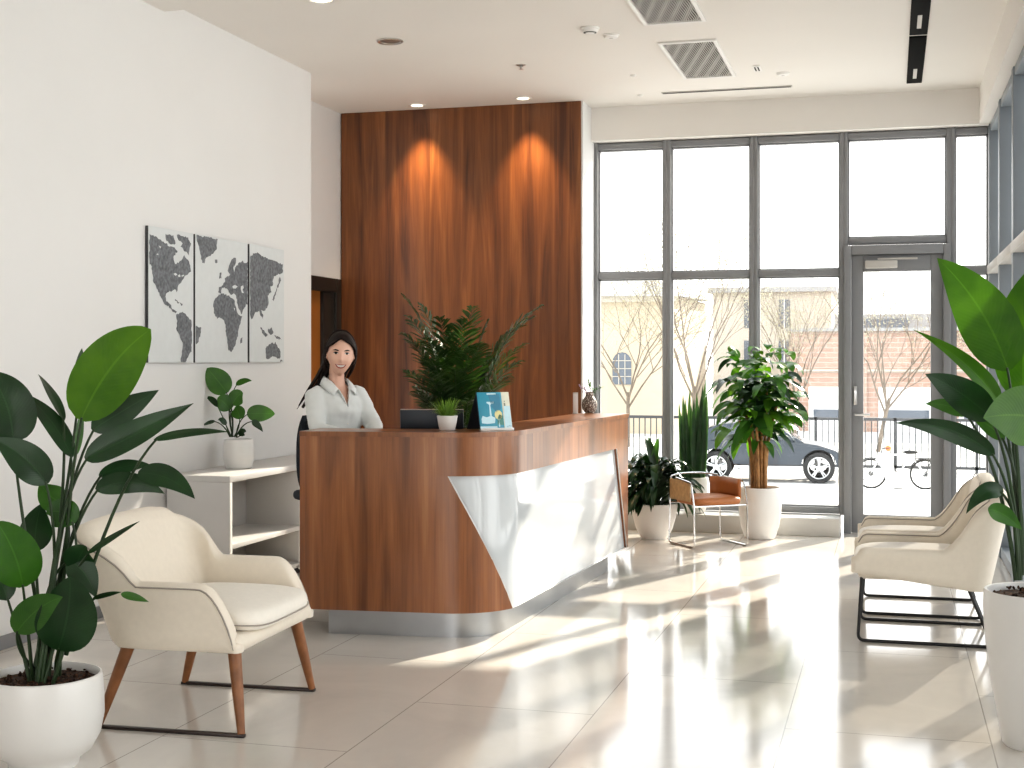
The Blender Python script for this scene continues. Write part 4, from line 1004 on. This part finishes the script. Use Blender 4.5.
# hair
hm = head_mesh(.014, 160, 120)
for v in hm.verts: v.co += v.co.normalized()*(.0035*noise.noise(V((v.co.x*26+math.atan2(v.co.z, v.co.y)*3, v.co.y*10, v.co.z*10)))+(.010 if v.co.y < 0 else .002)*max(0, .5+v.co.z*6))
dl = []
for f in hm.faces:
    c = f.calc_center_median()
    hz = .088-7.5*c.x*c.x-.10*abs(c.x)+.003*math.sin(c.x*90+1)
    if c.y > .012+max(0, .03-abs(c.z-.04))*0 and c.z < hz: dl.append(f)
    elif c.z < -.05 and c.y > -.02: dl.append(f)
bmesh.ops.delete(hm, geom=dl, context='FACES')
hair = toH(MB().bm(hm)).build('hair', M['hair'], person, sharp=0); md = hair.modifiers.new('thickness', 'SOLIDIFY'); md.thickness = .012; md.offset = -1
def lock(pts, r, fl=.6):
    mb = MB().tube(spline(pts, 6), [r[0]+(r[1]-r[0])*i/(6*(len(pts)-1)) for i in range(6*(len(pts)-1)+1)], 12, flat=fl); return toH(mb)
rr = random.Random(3)
for (pts, r) in [
    ([(.02, -.07, .06), (.045, -.085, -.04), (.090, -.085, -.14), (.140, -.075, -.22), (.185, -.075, -.30)], (.052, .012)),
    ([(.05, -.035, .05), (.075, -.035, -.03), (.115, -.055, -.12), (.165, -.065, -.21), (.205, -.07, -.29)], (.026, .006)),
    ([(.03, -.05, .07), (.082, -.015, .0), (.083, -.03, -.06), (.105, -.06, -.15), (.13, -.08, -.25)], (.020, .005)),
    ([(-.02, -.07, .05), (-.04, -.085, -.04), (-.02, -.09, -.13), (.02, -.10, -.22)], (.050, .015)),
    ([(-.045, .0, .07), (-.078, -.01, .01), (-.074, -.03, -.06), (-.05, -.06, -.12)], (.022, .010)),
    ([(-.0, .055, .098), (.045, .05, .078), (.073, .018, .035), (.078, -.01, -.02)], (.013, .010)),
    ([(-.0, .055, .098), (-.045, .052, .078), (-.073, .022, .035), (-.080, -.002, -.02)], (.013, .011)),
    ([(.07, -.06, -.05), (.15, -.07, -.2), (.215, -.075, -.31)], (.010, .002))]:
    lock(pts, r).build('hair_lock', M['hair'], hair, sharp=0)
# shirt
s = rings(MB(), [r for r in torso(.006) if r[0] >= .8])
for (a_, e_, w) in ((SH, EL, WR), (SH2, EL2, WR2)):
    s.tube([a_+V((-.03 if a_.x > 0 else .03, 0, .008)), a_, a_.lerp(e_, .5), e_, e_.lerp(w, .5), w-(w-e_)*.06], [.052, .060, .056, .051, .045, .036], 16)
sm = evalmesh(s, .008, 4)
bm = bmesh.new(); vs = [bm.verts.new(v) for v in sm.v]
for f in sm.f:
    try: bm.faces.new([vs[i] for i in f])
    except ValueError: pass
for v in bm.verts:      # soft cloth folds
    k = noise.noise(V((v.co.x*9, v.co.y*9, v.co.z*16)))*.009+noise.noise(v.co*30)*.004
    v.co += (v.co-V((0, 0, v.co.z))).normalized()*k
hit = [f for f in bm.faces if (lambda c: (c.y > .0 and abs(c.x) < (c.z-1.185)*.36) or c.z > 1.337)(f.calc_center_median())]
bmesh.ops.delete(bm, geom=hit, context='FACES')
shirt = MB().bm(bm).build('shirt', M['shirt'], person, sharp=0); md = shirt.modifiers.new('thickness', 'SOLIDIFY'); md.thickness = .003; md.offset = 0
for sx in (1, -1):
    up = [V((0, -.060, 1.365)), V((.045*sx, -.045, 1.362)), V((.066*sx, 0, 1.352)), V((.055*sx, .045, 1.328)), V((.036*sx, .085, 1.285))]
    lo_ = [V((0, -.078, 1.322)), V((.062*sx, -.062, 1.316)), V((.100*sx, .004, 1.307)), V((.100*sx, .066, 1.282)), V((.075*sx, .106, 1.252))]
    rows = [[a.lerp(c, t)+V((0, 0, .010*math.sin(PI*t))) for a, c in zip(spline(up, 4), spline(lo_, 4))] for t in (0, .3, .65, 1)]
    o = MB().grid(rows).build('collar', M['shirt'], shirt, sharp=0); md = o.modifiers.new('thickness', 'SOLIDIFY'); md.thickness = .005
    MB().tube([(.036*sx, .088, 1.285), (.018*sx, .118, 1.235), (.002*sx, .128, 1.188)], [.006, .006, .004], 6).build('placket_edge', M['shirt'], shirt, sharp=0)
for z in (1.14, 1.09, 1.04):
    ball(MB(), V((.004, .0, 0)), .005).v
    mb = MB(); ball(mb, V((0, .137-(1.12-z)*.12, z)), .005, (1, .4, 1), 10); mb.build('button', M['tooth'], shirt)
tr = rings(MB(), [(.735, .16, .12, -.01), (.82, .172, .127, -.01), (.90, .15, .113, 0)])
for sx in (1, -1): tr.tube([(.085*sx, -.03, .80), (.095*sx, .20, .797), (.10*sx, .43, .777), (.10*sx, .45, .70), (.10*sx, .425, .50), (.10*sx, .405, .40)], [.097, .088, .068, .066, .064, .062], 16)
evalmesh(tr, .010, 4).build('trousers', M['trouser'], person, sharp=0)
for sx in (1, -1):
    mb = MB().tube([(.10*sx, .345, .325), (.10*sx, .40, .318), (.10*sx, .48, .305), (.10*sx, .575, .298)], [.036, .045, .043, .028], 14); mb.build('shoe', M['shoe'], person, sharp=0)
# her chair
t = thing('office_chair', 'dark navy swivel chair behind the receptionist, its back edge showing left of the desk', 'office chair', P_LOC, P_RZ)
c = cushion(-.21, .21, -.20, .20, .645, .70, crown=.005).build('seat', M['navyfab'], t)
rows = [[V((x*(1-.25*abs((z-.90)/.23)**3), -.205-.05*(1-(x/.16)**2)+.02, z)) for x in [-.16+.32*i/10 for i in range(11)]] for z in [.67+.46*j/12 for j in range(13)]]
MB().grid(rows).build('backrest', M['navyfab'], t, sharp=0, solid=.035)
MB().tube([(0, -.10, .64), (0, -.27, .66), (0, -.265, .85)], .016, 8).build('back_bracket', M['black'], t)
MB().tube([(0, 0, .08), (0, 0, .40)], .028, 12).tube([(0, 0, .40), (0, 0, .65)], .018, 12).build('gas_column', M['steel'], t)
mb = MB(); ringp = [(.2*math.cos(2*PI*j/32), .2*math.sin(2*PI*j/32)+.08, .27) for j in range(33)]
MB().tube([(.21*math.cos(2*PI*j/32), .21*math.sin(2*PI*j/32), .26) for j in range(33)], .011, 8).tube([(-.2, 0, .26), (.2, 0, .26)], .008, 6).build('foot_ring', M['steel'], t)
for k in range(5):
    a = 2*PI*k/5; lg = MB().tube([(0, 0, .09), (.28*math.cos(a), .28*math.sin(a), .062)], [.022, .014], 8).build('base_leg', M['black'], t)
    MB().tube([(.28*math.cos(a)-.012*math.sin(a), .28*math.sin(a)+.012*math.cos(a), .026), (.28*math.cos(a)+.012*math.sin(a), .28*math.sin(a)-.012*math.cos(a), .026)], .026, 14).build('caster', M['black'], lg)

# ------------------------------------------------------------------ ceiling fittings
def ceilpt(px, py, z=CH): return pix(px, py, (z-CAM_H)*FPX/(HORIZON-py))
def downlight(px, py, label, lit, r=.062, energy=0, z=CH, at=None):
    p = at or ceilpt(px, py, z); t = thing('downlight', label, 'ceiling light', (p.x, p.y, z), 0, 'recessed ceiling downlights')
    MB().lathe([(r+.018, 0), (r+.018, -.006), (r+.010, -.010), (r, -.008), (r*.9, -.001)], n=32, capb=False).build('trim_ring', M['white'] if lit else M['steel'], t)
    MB().lathe([(.001, -.0015), (r*.95, -.0015)], n=32, capb=False).build('lamp_face', M['lampglow'] if lit else M['lampdark'], t, sharp=0)
    if energy:
        ld = bpy.data.lights.new('downlight beam', 'SPOT'); ld.energy = energy; ld.color = (1, .68, .36); ld.spot_size = math.radians(68); ld.spot_blend = 1.0; ld.shadow_soft_size = .04
        lo = bpy.data.objects.new('downlight beam', ld); COL.objects.link(lo); lo.location = (p.x, 11.07, z-.02); lo.rotation_euler = (math.radians(3), 0, 0)
downlight(417, 105, 'lit downlight washing the left part of the wood wall', True, .055, 150)
downlight(523, 98, 'lit downlight washing the right part of the wood wall', True, .055, 150)
downlight(390, 41, 'unlit wide downlight in the ceiling in front of the wood wall', False, .075)
downlight(323, 2, 'downlight at the top edge of the picture beside the ceiling drop', True, .07, at=V((-3.36, 7.66, CH)))
def vent(x0, x1, y0, y1, label):
    t = thing('ceiling_vent', label, 'air vent', (x0, y0, CH), 0, 'square ceiling vents'); w, l = x1-x0, y1-y0
    f = .028; fr = MB()
    for a in ((0, w, 0, f), (0, w, l-f, l), (0, f, f, l-f), (w-f, w, f, l-f)): fr.box(a[0], a[1], a[2], a[3], -.014, 0, .003)
    fr.build('frame', M['white'], t)
    MB().box(f, w-f, f, l-f, -.002, -.0005).build('backing', M['ventdark'], t)
    mb = MB(); n = 26
    for i in range(n):
        x = f+(w-2*f)*(i+.5)/n
        mb.tube([(x+.004*math.sin(k*1.1+i), f+(l-2*f)*k/22, -.007) for k in range(23)], .0042, 4)
    mb.build('slats', M['ventslat'], t)
vent(-1.56, -1.15, 9.33, 10.56, 'farther grey slatted ceiling vent, nearer the street windows')
vent(-1.56, -1.15, 7.60, 8.80, 'nearer grey slatted ceiling vent at the top edge of the picture')
def disc(name, px, py, r, h, label, cat, dark=False):
    p = ceilpt(px, py); t = thing(name, label, cat, (p.x, p.y, CH))
    MB().lathe([(r*1.15, 0), (r*1.15, -h*.25), (r, -h*.4), (r*.92, -h*.8), (r*.6, -h), (.002, -h)], n=28, capb=False).build('body', M['white'], t)
    MB().lathe([(r*.55, -h*1.02), (r*.8, -h*.9)], n=28, capb=False).build('grille', M['ventdark'], t) if dark else MB().lathe([(r*.3, -h*1.02), (.001, -h*1.02)], n=20, capb=False).build('cap', M['sill'], t)
disc('smoke_detector', 590, 28, .055, .035, 'round smoke detector with a dark grille left of the nearer ceiling vent', 'smoke detector', True)
disc('ceiling_sensor', 611, 35, .05, .022, 'plain white ceiling sensor beside the dark grilled smoke detector', 'sensor')
disc('ceiling_sensor', 783, 73, .045, .02, 'pale round ceiling sensor between the farther vent and the black light track', 'sensor')
disc('ceiling_sensor', 633, 75, .022, .014, 'tiny round ceiling sensor left of the farther vent', 'sensor')
disc('ceiling_sensor', 640, 95, .022, .014, 'tiny round ceiling sensor by the left end of the thin slot above the windows', 'sensor')
p = ceilpt(521, 65); t = thing('sprinkler', 'small metal sprinkler head in the ceiling in front of the wood wall', 'sprinkler', (p.x, p.y, CH))
MB().lathe([(.035, 0), (.035, -.005), (.018, -.009)], n=20).build('escutcheon', M['steel'], t)
MB().tube([(0, 0, -.005), (0, 0, -.03)], .008, 8).lathe([(.003, -.036), (.02, -.034), (.02, -.031), (.003, -.03)], n=16).build('nozzle', M['steel'], t)
p = ceilpt(757, 68); t = thing('ceiling_vent', 'tiny slotted ceiling plate right of the farther slatted vent', 'air vent', (p.x, p.y, CH))
MB().box(-.03, .03, -.09, .09, -.008, 0, .002).build('plate', M['white'], t); MB().box(-.017, -.006, -.07, .07, -.0095, -.006).box(.006, .017, -.07, .07, -.0095, -.006).build('slots', M['ventdark'], t)
t = thing('slot_diffuser', 'thin dark air slot in the ceiling parallel to the street windows', 'air vent', (-1.82, 11.1, CH))
MB().box(0, 1.06, -.028, .028, -.006, 0, .001).build('frame', M['ventslat'], t); MB().box(.01, 1.05, -.016, .016, -.008, -.004).build('slot', M['ventdark'], t)
for (ya, yb, lab) in ((6.9, 9.55, 'nearer black linear ceiling light running off the top edge of the picture'), (9.62, 11.2, 'farther black linear ceiling light ending near the glass door')):
    t = thing('linear_light', lab, 'ceiling light', (.185, ya, CH), 0, 'black linear ceiling lights')
    MB().box(-.058, .058, 0, yb-ya, -.012, 0, .003).build('housing', M['matblack'], t)
    MB().box(-.014, .014, yb-ya-.55, yb-ya-.2, -.015, -.010).build('lens', M['sill'], t)
# ------------------------------------------------------------------ street outside
GZ = -.84
e_pave = plain('pale paving', (.66, .65, .63), .85, var=.06, scale=1.2)
e_beige = plain('beige render', (.50, .43, .33), .9, var=.04, scale=.8)
e_cream = plain('pale cream render', (.50, .46, .40), .9, var=.04)
e_roof = plain('pale grey roof', (.34, .34, .34), .8, var=.08)
e_win = plain('dim window glass', (.12, .14, .17), .25, var=.1)
e_white = plain('white painted metal', (.80, .80, .80), .5)
e_brick = brickmat('pale brick', (.38, .255, .205), (.44, .30, .24), (.46, .41, .36))
e_rail = plain('grey railing paint', (.05, .052, .055), .5)
e_bark = plain('pale bark', (.17, .14, .11), .9, var=.2)
e_bloss = plain('pale buds', (.40, .37, .26), .8)
e_car = plain('slate blue car paint', (.030, .042, .058), .38, var=.02, coat=.15)
e_glass = plain('dark car glass', (.05, .06, .07), .08)
e_tyre = plain('tyre rubber', (.02, .02, .02), .8)
e_alloy = plain('alloy wheel', (.70, .71, .72), .3, metal=.6)
struct('street_pavement', MB().box(-60, 60, 11.96, 110, GZ-.2, GZ), e_pave, 'sunlit pale street paving outside', 'street')
def part_box(name, mat, parent, *b, **k): return MB().box(*b, **k).build(name, mat, parent)
# left building with arched window
t = thing('beige_building', 'beige building with a pale sloping roof and an arched window behind the leftmost window bay', 'building', (-11, 42, GZ))
MB().box(-9, 4.45, 0, 8, 0, 4.4).build('walls', e_beige, t)
MB().add([V(p) for p in [(-9.3, -.4, 4.5), (4.75, -.4, 4.3), (4.75, 8, 4.5), (-9.3, 8, 4.7), (-5, 4, 6.2), (1.2, 4, 6.0)]], [(0, 1, 5, 4), (1, 2, 5), (2, 3, 4, 5), (3, 0, 4), (0, 3, 2, 1)]).build('roof', e_roof, t, smooth=False)
part_box('cornice', e_cream, t, -9.2, 4.6, -.2, 0, 4.15, 4.4)
for cx in (-2.2, 2.85, -6.5):
    arch = [(cx-.30, 1.55), (cx+.30, 1.55), (cx+.30, 2.25)]+[(cx+.30*math.cos(a), 2.25+.32*math.sin(a)) for a in [PI*k/8 for k in range(1, 8)]]+[(cx-.30, 2.25)]
    w = MB().add([V((x, -.03, z)) for x, z in arch], [tuple(range(len(arch)))]).build('arched_window', e_win, t, smooth=False)
    bars = MB()
    for dx in (-.1, .1): bars.box(cx+dx-.012, cx+dx+.012, -.05, -.03, 1.55, 2.5)
    for z in (1.8, 2.05, 2.3): bars.box(cx-.3, cx+.3, -.05, -.03, z-.012, z+.012)
    bars.build('glazing_bars', e_cream, w)
for cx in (-4.2, .4): part_box('doorway', e_win, t, cx-.4, cx+.4, -.02, .0, 0, 1.3)
# cream building
t = thing('cream_building', 'pale cream building between the beige and the brick building', 'building', (-5.6, 54, GZ))
MB().box(-1.2, 3.4, 0, 7, 0, 5.0).build('walls', e_cream, t); part_box('roof', e_roof, t, -1.4, 3.6, -.3, 7.2, 5.0, 5.2)
for cx, z in ((.25, 2.0), (1.6, 2.0), (.25, .3), (1.6, .3), (.25, 3.6), (1.6, 3.6)):
    w = part_box('window', e_win, t, cx-.22, cx+.22, -.03, 0, z, z+1.1); part_box('window_frame', e_white, w, cx-.02, cx+.02, -.05, -.03, z, z+1.1)
# brick building
t = thing('brick_building', 'low pale brick building with wide white shutters seen through the glass door', 'building', (0, 45, GZ))
MB().box(-3.2, 10, 0, 8, 0, 3.25).build('walls', e_brick, t)
part_box('parapet', e_roof, t, -3.3, 10, -.12, .2, 3.25, 3.36)
part_box('string_course', e_cream, t, -3.25, 10, -.06, 0, 1.95, 2.02)
u_ = part_box('upper_storey', e_roof, t, -1.8, 9, 1.5, 7, 3.25, 3.85)
part_box('upper_window', e_win, u_, -.9, .6, 1.45, 1.5, 3.36, 3.7)
for xa, xb in ((-2.55, -1.35), (-.35, 1.35), (2.1, 3.6), (4.4, 6.2)):
    w = part_box('shutter', e_white, t, xa, xb, -.05, .02, 0, 1.45)
    part_box('shutter_window', e_win, w, xa+.15, xb-.15, -.06, -.04, .45, .72)
for xx in (-3.05, -.85, 1.7): part_box('pier', e_brick, t, xx-.14, xx+.14, -.08, 0, 0, 3.2)
# railing
def railing(x0, x1, y, label):
    t = thing('street_railing', label, 'railing', (x0, y, GZ)); L = x1-x0
    for z in (1.08, .10): MB().box(0, L, -.03, .03, z-.03, z+.03).build('rail', e_rail, t)
    n = int(L/1.6)
    for k in range(n+1): MB().box(L*k/n-.03, L*k/n+.03, -.03, .03, 0, 1.12).build('post', e_rail, t)
    mb = MB()
    k = .13
    while k < L: mb.box(k-.011, k+.011, -.011, .011, 0.12, 1.07); k += .125
    mb.build('bars', e_rail, t)
railing(-9.5, 6.5, 29.0, 'long grey bar railing along the far side of the street')
# trees
def tree(name, loc, h, seed, label, lean=0, dens=1, spread=.5):
    rr = random.Random(seed); t = thing(name, label, 'tree', loc, 0, 'bare street trees'); tw, bl_ = MB(), MB()
    trunk = [V((0, 0, 0)), V((lean*.15, 0, h*.13)), V((lean*.35, 0, h*.27))]
    MB().tube(trunk, [.06, .05, .042], 8).build('trunk', e_bark, t)
    def grow(p, d, L, r, lv):
        q = p+d*L; mid = p.lerp(q, .5)+V((rr.uniform(-1, 1), rr.uniform(-1, 1), rr.uniform(-.5, .5)))*L*.05
        tw.tube([p, mid, q], [r, r*.8, r*.6], 5, cap=False)
        if lv <= 2:
            for _ in range(int(4*dens)):
                c = p.lerp(q, rr.random())+V((rr.uniform(-1, 1), rr.uniform(-1, 1), rr.uniform(-1, 1)))*.22
                s = rr.uniform(.008, .019); a = V((rr.uniform(-1, 1), rr.uniform(-1, 1), rr.uniform(-1, 1))).normalized()*s; bb = a.orthogonal().normalized()*s
                bl_.add([c-a-bb, c+a-bb, c+a+bb, c-a+bb], [(0, 1, 2, 3)])
        if lv == 0: return
        for k in range(3 if lv > 1 else 2):
            sd = V((rr.uniform(-1, 1), rr.uniform(-1, 1)*.6, rr.uniform(-.3, .55)))
            nd = (d+sd*spread*(.45 if k == 0 else 1.35)).normalized()
            grow(p.lerp(q, 1 if k == 0 else rr.uniform(.35, .9)), nd, L*rr.uniform(.66, .84), r*(.66 if k == 0 else .5), lv-1)
    for k in range(5):
        a = 2*PI*(k+rr.random()*.7)/5; d = V((math.cos(a)*spread*.9+lean*.25, math.sin(a)*spread*.5, 1)).normalized()
        grow(trunk[-1].lerp(trunk[1], rr.random()*.6), d, h*.27, .028, 4)
    tw.build('branches', e_bark, t, sharp=0); bl_.build('buds', e_bloss, t, smooth=False, sharp=0)
def gpt(px, d): 
    p = pix(px, 361, d); p.z = GZ; return p
tree('bare_tree', gpt(694, 33), 6.2, 5, 'bare budding tree seen behind the snake plant', dens=2.4, spread=.42)
tree('bare_tree', gpt(628, 36), 5.4, 8, 'budding tree in front of the beige building', dens=2.6, spread=.75)
tree('bare_tree', gpt(878, 34), 5.0, 13, 'bare leaning tree seen through the glass door', lean=.8, dens=1.0, spread=.6)
tree('bare_tree', gpt(795, 38), 4.8, 21, 'bare tree in front of the left corner of the brick building', dens=1.6, spread=.5)
tree('bare_tree', gpt(1004, 40), 4.6, 30, 'bare tree seen through the narrow bay right of the glass door', dens=1.5, spread=.5)
# car -----------------------------------------------------------------
t = thing('car', 'slate blue parked hatchback across the street behind the cane plant', 'car', gpt(768, 26), .06)
prof_low = [(-1.42, .30), (-1.44, .55), (-1.38, .70), (-1.22, .76), (-.62, .80), (.30, .80), (.92, .72), (1.25, .62), (1.44, .48), (1.47, .30)]
prof_roof = [(-1.30, .74), (-1.15, .98), (-.90, 1.09), (-.45, 1.13), (.0, 1.09), (.30, .98), (.68, .77)]
W2 = .66
def side_y(x, z): return W2*(1-.10*max(0, (abs(x)-.9)/.6)**2)*(1-.22*max(0, (z-.78)/.36))
def arcs(cx, r=.325):
    return [(cx+r*math.cos(a), .31+r*math.sin(a)) for a in [PI-.12-(PI-.24)*k/12 for k in range(13)]]
bot = [(-1.42, .27), (-1.42, .24)]
under = [(1.47, .24)]+[(x, max(z, .22)) for x, z in reversed(arcs(.95))]+[(x, max(z, .22)) for x, z in reversed(arcs(-.95))]+[(-1.42, .24)]
outl = prof_low+under
mb = MB()
for s in (-1, 1): mb.add([V((x, s*side_y(x, z), z)) for x, z in outl], [tuple(range(len(outl)))])
n = len(outl)
mb.add([V((x, s*side_y(x, z), z)) for s in (-1, 1) for x, z in outl], [(i, (i+1) % n, n+(i+1) % n, n+i) for i in range(n)])
body_c = mb.build('body', e_car, t, sharp=30)
nr = len(prof_roof); rows = [[V((x, side_y(x, z)*q, z)) for q in (-1, -.9, -.5, 0, .5, .9, 1)] for x, z in prof_roof]
mb = MB().grid(rows)
for s in (-1, 1): mb.add([V((x, s*side_y(x, z), z)) for x, z in prof_roof], [tuple(range(nr))])
mb.build('cabin', e_car, t, sharp=40)
for s in (-1, 1):
    for poly in ([(-1.05, .80), (-.92, 1.0), (-.62, 1.055), (-.50, 1.06), (-.50, .81)], [(-.42, .81), (-.42, 1.06), (-.02, 1.025), (.22, .94), (.46, .81)]):
        MB().add([V((x, s*(side_y(x, z)+.006), z)) for x, z in poly], [tuple(range(len(poly)))]).build('side_window', e_glass, t, smooth=False)
MB().grid([[V((x, y, z+.012)) for y in (-.5, 0, .5)] for x, z in ((.06, 1.065), (.36, .945), (.66, .785))]).build('windscreen', e_glass, t)
MB().grid([[V((x-.012, y, z)) for y in (-.5, 0, .5)] for x, z in ((-1.28, .79), (-1.17, .95), (-1.05, 1.04))]).build('rear_window', e_glass, t)
for s in (-1, 1):
    MB().box(1.30, 1.46, s*.45-.12, s*.45+.12, .50, .60, .03).build('headlight', e_white, t)
    MB().box(-1.46, -1.36, s*.5-.1, s*.5+.1, .56, .70, .03).build('tail_light', plain('tail light red', (.35, .03, .03), .3), t)
    MB().box(.42, .52, s*.69-.06, s*.69+.06, .80, .87, .02).build('wing_mirror', e_car, t)
    MB().box(-.12, .0, s*.668-.006, s*.668+.006, .68, .70, .003).build('door_handle', e_alloy, t)
    MB().box(-.58, .60, s*.655-.012, s*.655+.012, .27, .32, .006).build('sill_trim', e_alloy, t)
for cx in (-.95, .95):
    for s in (-1, 1):
        mb = MB().lathe([(.18, -.085), (.272, -.09), (.292, -.07), (.292, .07), (.272, .09), (.18, .085)], n=32, capb=False)
        mm = Matrix.Translation((cx, s*.56, .292)) @ Matrix.Rotation(PI/2, 4, 'X'); mb.v = [tuple(mm @ V(v)) for v in mb.v]
        w = mb.build('wheel', e_tyre, t, sharp=50)
        mb = MB().lathe([(.195, -.07), (.205, -.09), (.19, -.092), (.18, -.05)], n=32, capb=False).lathe([(.001, -.09), (.045, -.09), (.05, -.06)], n=16, capb=False)
        for k in range(10):
            a = 2*PI*k/10+(.12 if k % 2 else -.12); mb.tube([(.03*math.cos(a), .03*math.sin(a), -.082), (.2*math.cos(a+(.08 if k % 2 else -.08)), .2*math.sin(a+(.08 if k % 2 else -.08)), -.078)], .014, 5)
        mm2 = Matrix.Translation((cx, s*.56, .292)) @ Matrix.Rotation(PI/2*s, 4, 'X'); mb.v = [tuple(mm2 @ V(v)) for v in mb.v]; mb.build('alloy_rim', e_alloy, w)
# bicycle -------------------------------------------------------------
t = thing('bicycle', 'white bicycle with a pale covered front and an orange lamp seen through the glass door', 'bicycle', gpt(898, 24.2), .05)
wr = .255; wb = .47
for cx in (-wb, wb):
    c = V((cx, 0, wr+.01))
    w = MB().tube([c+V((wr*math.cos(a), 0, wr*math.sin(a))) for a in [2*PI*k/40 for k in range(41)]], .020, 6, cap=False).build('wheel', e_tyre, t)
    mb = MB()
    for k in range(18): a = 2*PI*k/18; mb.tube([c+V((.02*math.cos(a+1), .012*(-1)**k, .02*math.sin(a+1))), c+V((wr*.96*math.cos(a), 0, wr*.96*math.sin(a)))], .0045, 4)
    mb.tube([c-V((0, .03, 0)), c+V((0, .03, 0))], .016, 8).build('spokes', e_rail, w)
    MB().tube([c+V((.285*math.cos(a), 0, .285*math.sin(a))) for a in [(.15+.75*k/14)*PI for k in range(15)]], .012, 6).build('mudguard', e_rail, t)
fpts = dict(bb=V((.02, 0, .24)), seat=V((.20, 0, .62)), headt=V((-.30, 0, .60)), headb=V((-.33, 0, .46)), rear=V((wb, 0, wr+.01)), front=V((-wb, 0, wr+.01)))
mb = MB()
for a, b_ in (('bb', 'seat'), ('bb', 'headb'), ('seat', 'headt'), ('bb', 'rear'), ('seat', 'rear'), ('headt', 'front')): mb.tube([fpts[a], fpts[b_]], .014, 8)
mb.build('frame', e_white, t)
MB().tube([fpts['headt'], fpts['headt']+V((.03, 0, .12)), fpts['headt']+V((.14, .2, .14))], .011, 6).tube([fpts['headt']+V((.03, 0, .12)), fpts['headt']+V((.14, -.2, .14))], .011, 6).build('handlebar', e_rail, t)
mb = MB(); bmx = bmesh.new(); bmesh.ops.create_uvsphere(bmx, u_segments=16, v_segments=10, radius=1); mb.bm(bmx, Matrix.Translation(fpts['seat']+V((.02, 0, .04))) @ Matrix.Diagonal((.13, .075, .035, 1))); mb.build('saddle', e_tyre, t)
cov = MB().prism([(-.20, .10), (-.06, .28), (-.10, .58), (-.20, .70), (-.32, .62), (-.40, .52), (-.28, .36)], -.10, .10).build('front_cover', plain('pale cloth cover', (.42, .42, .42), .8), t)
cov.rotation_euler = (PI/2, 0, 0)
mb = MB(); bmx = bmesh.new(); bmesh.ops.create_uvsphere(bmx, u_segments=16, v_segments=10, radius=.055); mb.bm(bmx, Matrix.Translation((-.17, -.06, .73))); mb.build('orange_lamp', plain('orange lamp', (.75, .20, .06), .4), t)
MB().tube([fpts['bb'], fpts['bb']+V((.08, -.08, -.12))], .008, 6).tube([fpts['bb'], fpts['bb']+V((-.08, .08, .12))], .008, 6).lathe([(.001, -.012), (.085, -.012), (.085, .012), (.001, .012)], c=(0, 0, 0), n=20).build('crank', e_rail, t)
MB().box(.30, .62, -.07, .07, .545, .56, .004).tube([(.58, .05, .55), (wb, .05, wr)], .006, 5).tube([(.58, -.05, .55), (wb, -.05, wr)], .006, 5).build('rear_rack', e_rail, t)

# ------------------------------------------------------------------ light
wd = bpy.data.worlds.new('sky'); SC.world = wd; wd.use_nodes = True
nt = wd.node_tree; bg = nt.nodes['Background']
tcw = nt.nodes.new('ShaderNodeTexCoord'); spw = nt.nodes.new('ShaderNodeSeparateXYZ'); nt.links.new(tcw.outputs['Generated'], spw.inputs[0])
rp = ramp(nt, [(.0, (1.0, .985, .96)), (.25, (1, 1, 1)), (1.0, (.86, .93, 1.0))]); nt.links.new(spw.outputs['Z'], rp.inputs['Fac']); nt.links.new(rp.outputs['Color'], bg.inputs['Color'])
bg.inputs['Strength'].default_value = 2.85
sd = bpy.data.lights.new('sun', 'SUN'); sd.energy = 9.5; sd.color = (1, .90, .76); sd.angle = math.radians(.9)
so = bpy.data.objects.new('sun', sd); COL.objects.link(so)
el = math.radians(28); dv = V((-.40, -.917, 0)).normalized()*math.cos(el)+V((0, 0, -math.sin(el)))
so.rotation_euler = dv.to_track_quat('-Z', 'Y').to_euler(); so.location = (6, 20, 9)
SC.view_settings.view_transform = 'Standard'; SC.view_settings.look = 'Medium High Contrast'; SC.view_settings.exposure = 0.0; SC.view_settings.gamma = 1.0
cy = SC.cycles
cy.use_denoising = True; cy.max_bounces = 9; cy.diffuse_bounces = 5; cy.glossy_bounces = 4; cy.transparent_max_bounces = 16; cy.sample_clamp_indirect = 8; cy.caustics_reflective = False; cy.caustics_refractive = False
try: cy.denoiser = 'OPENIMAGEDENOISE'
except Exception: pass
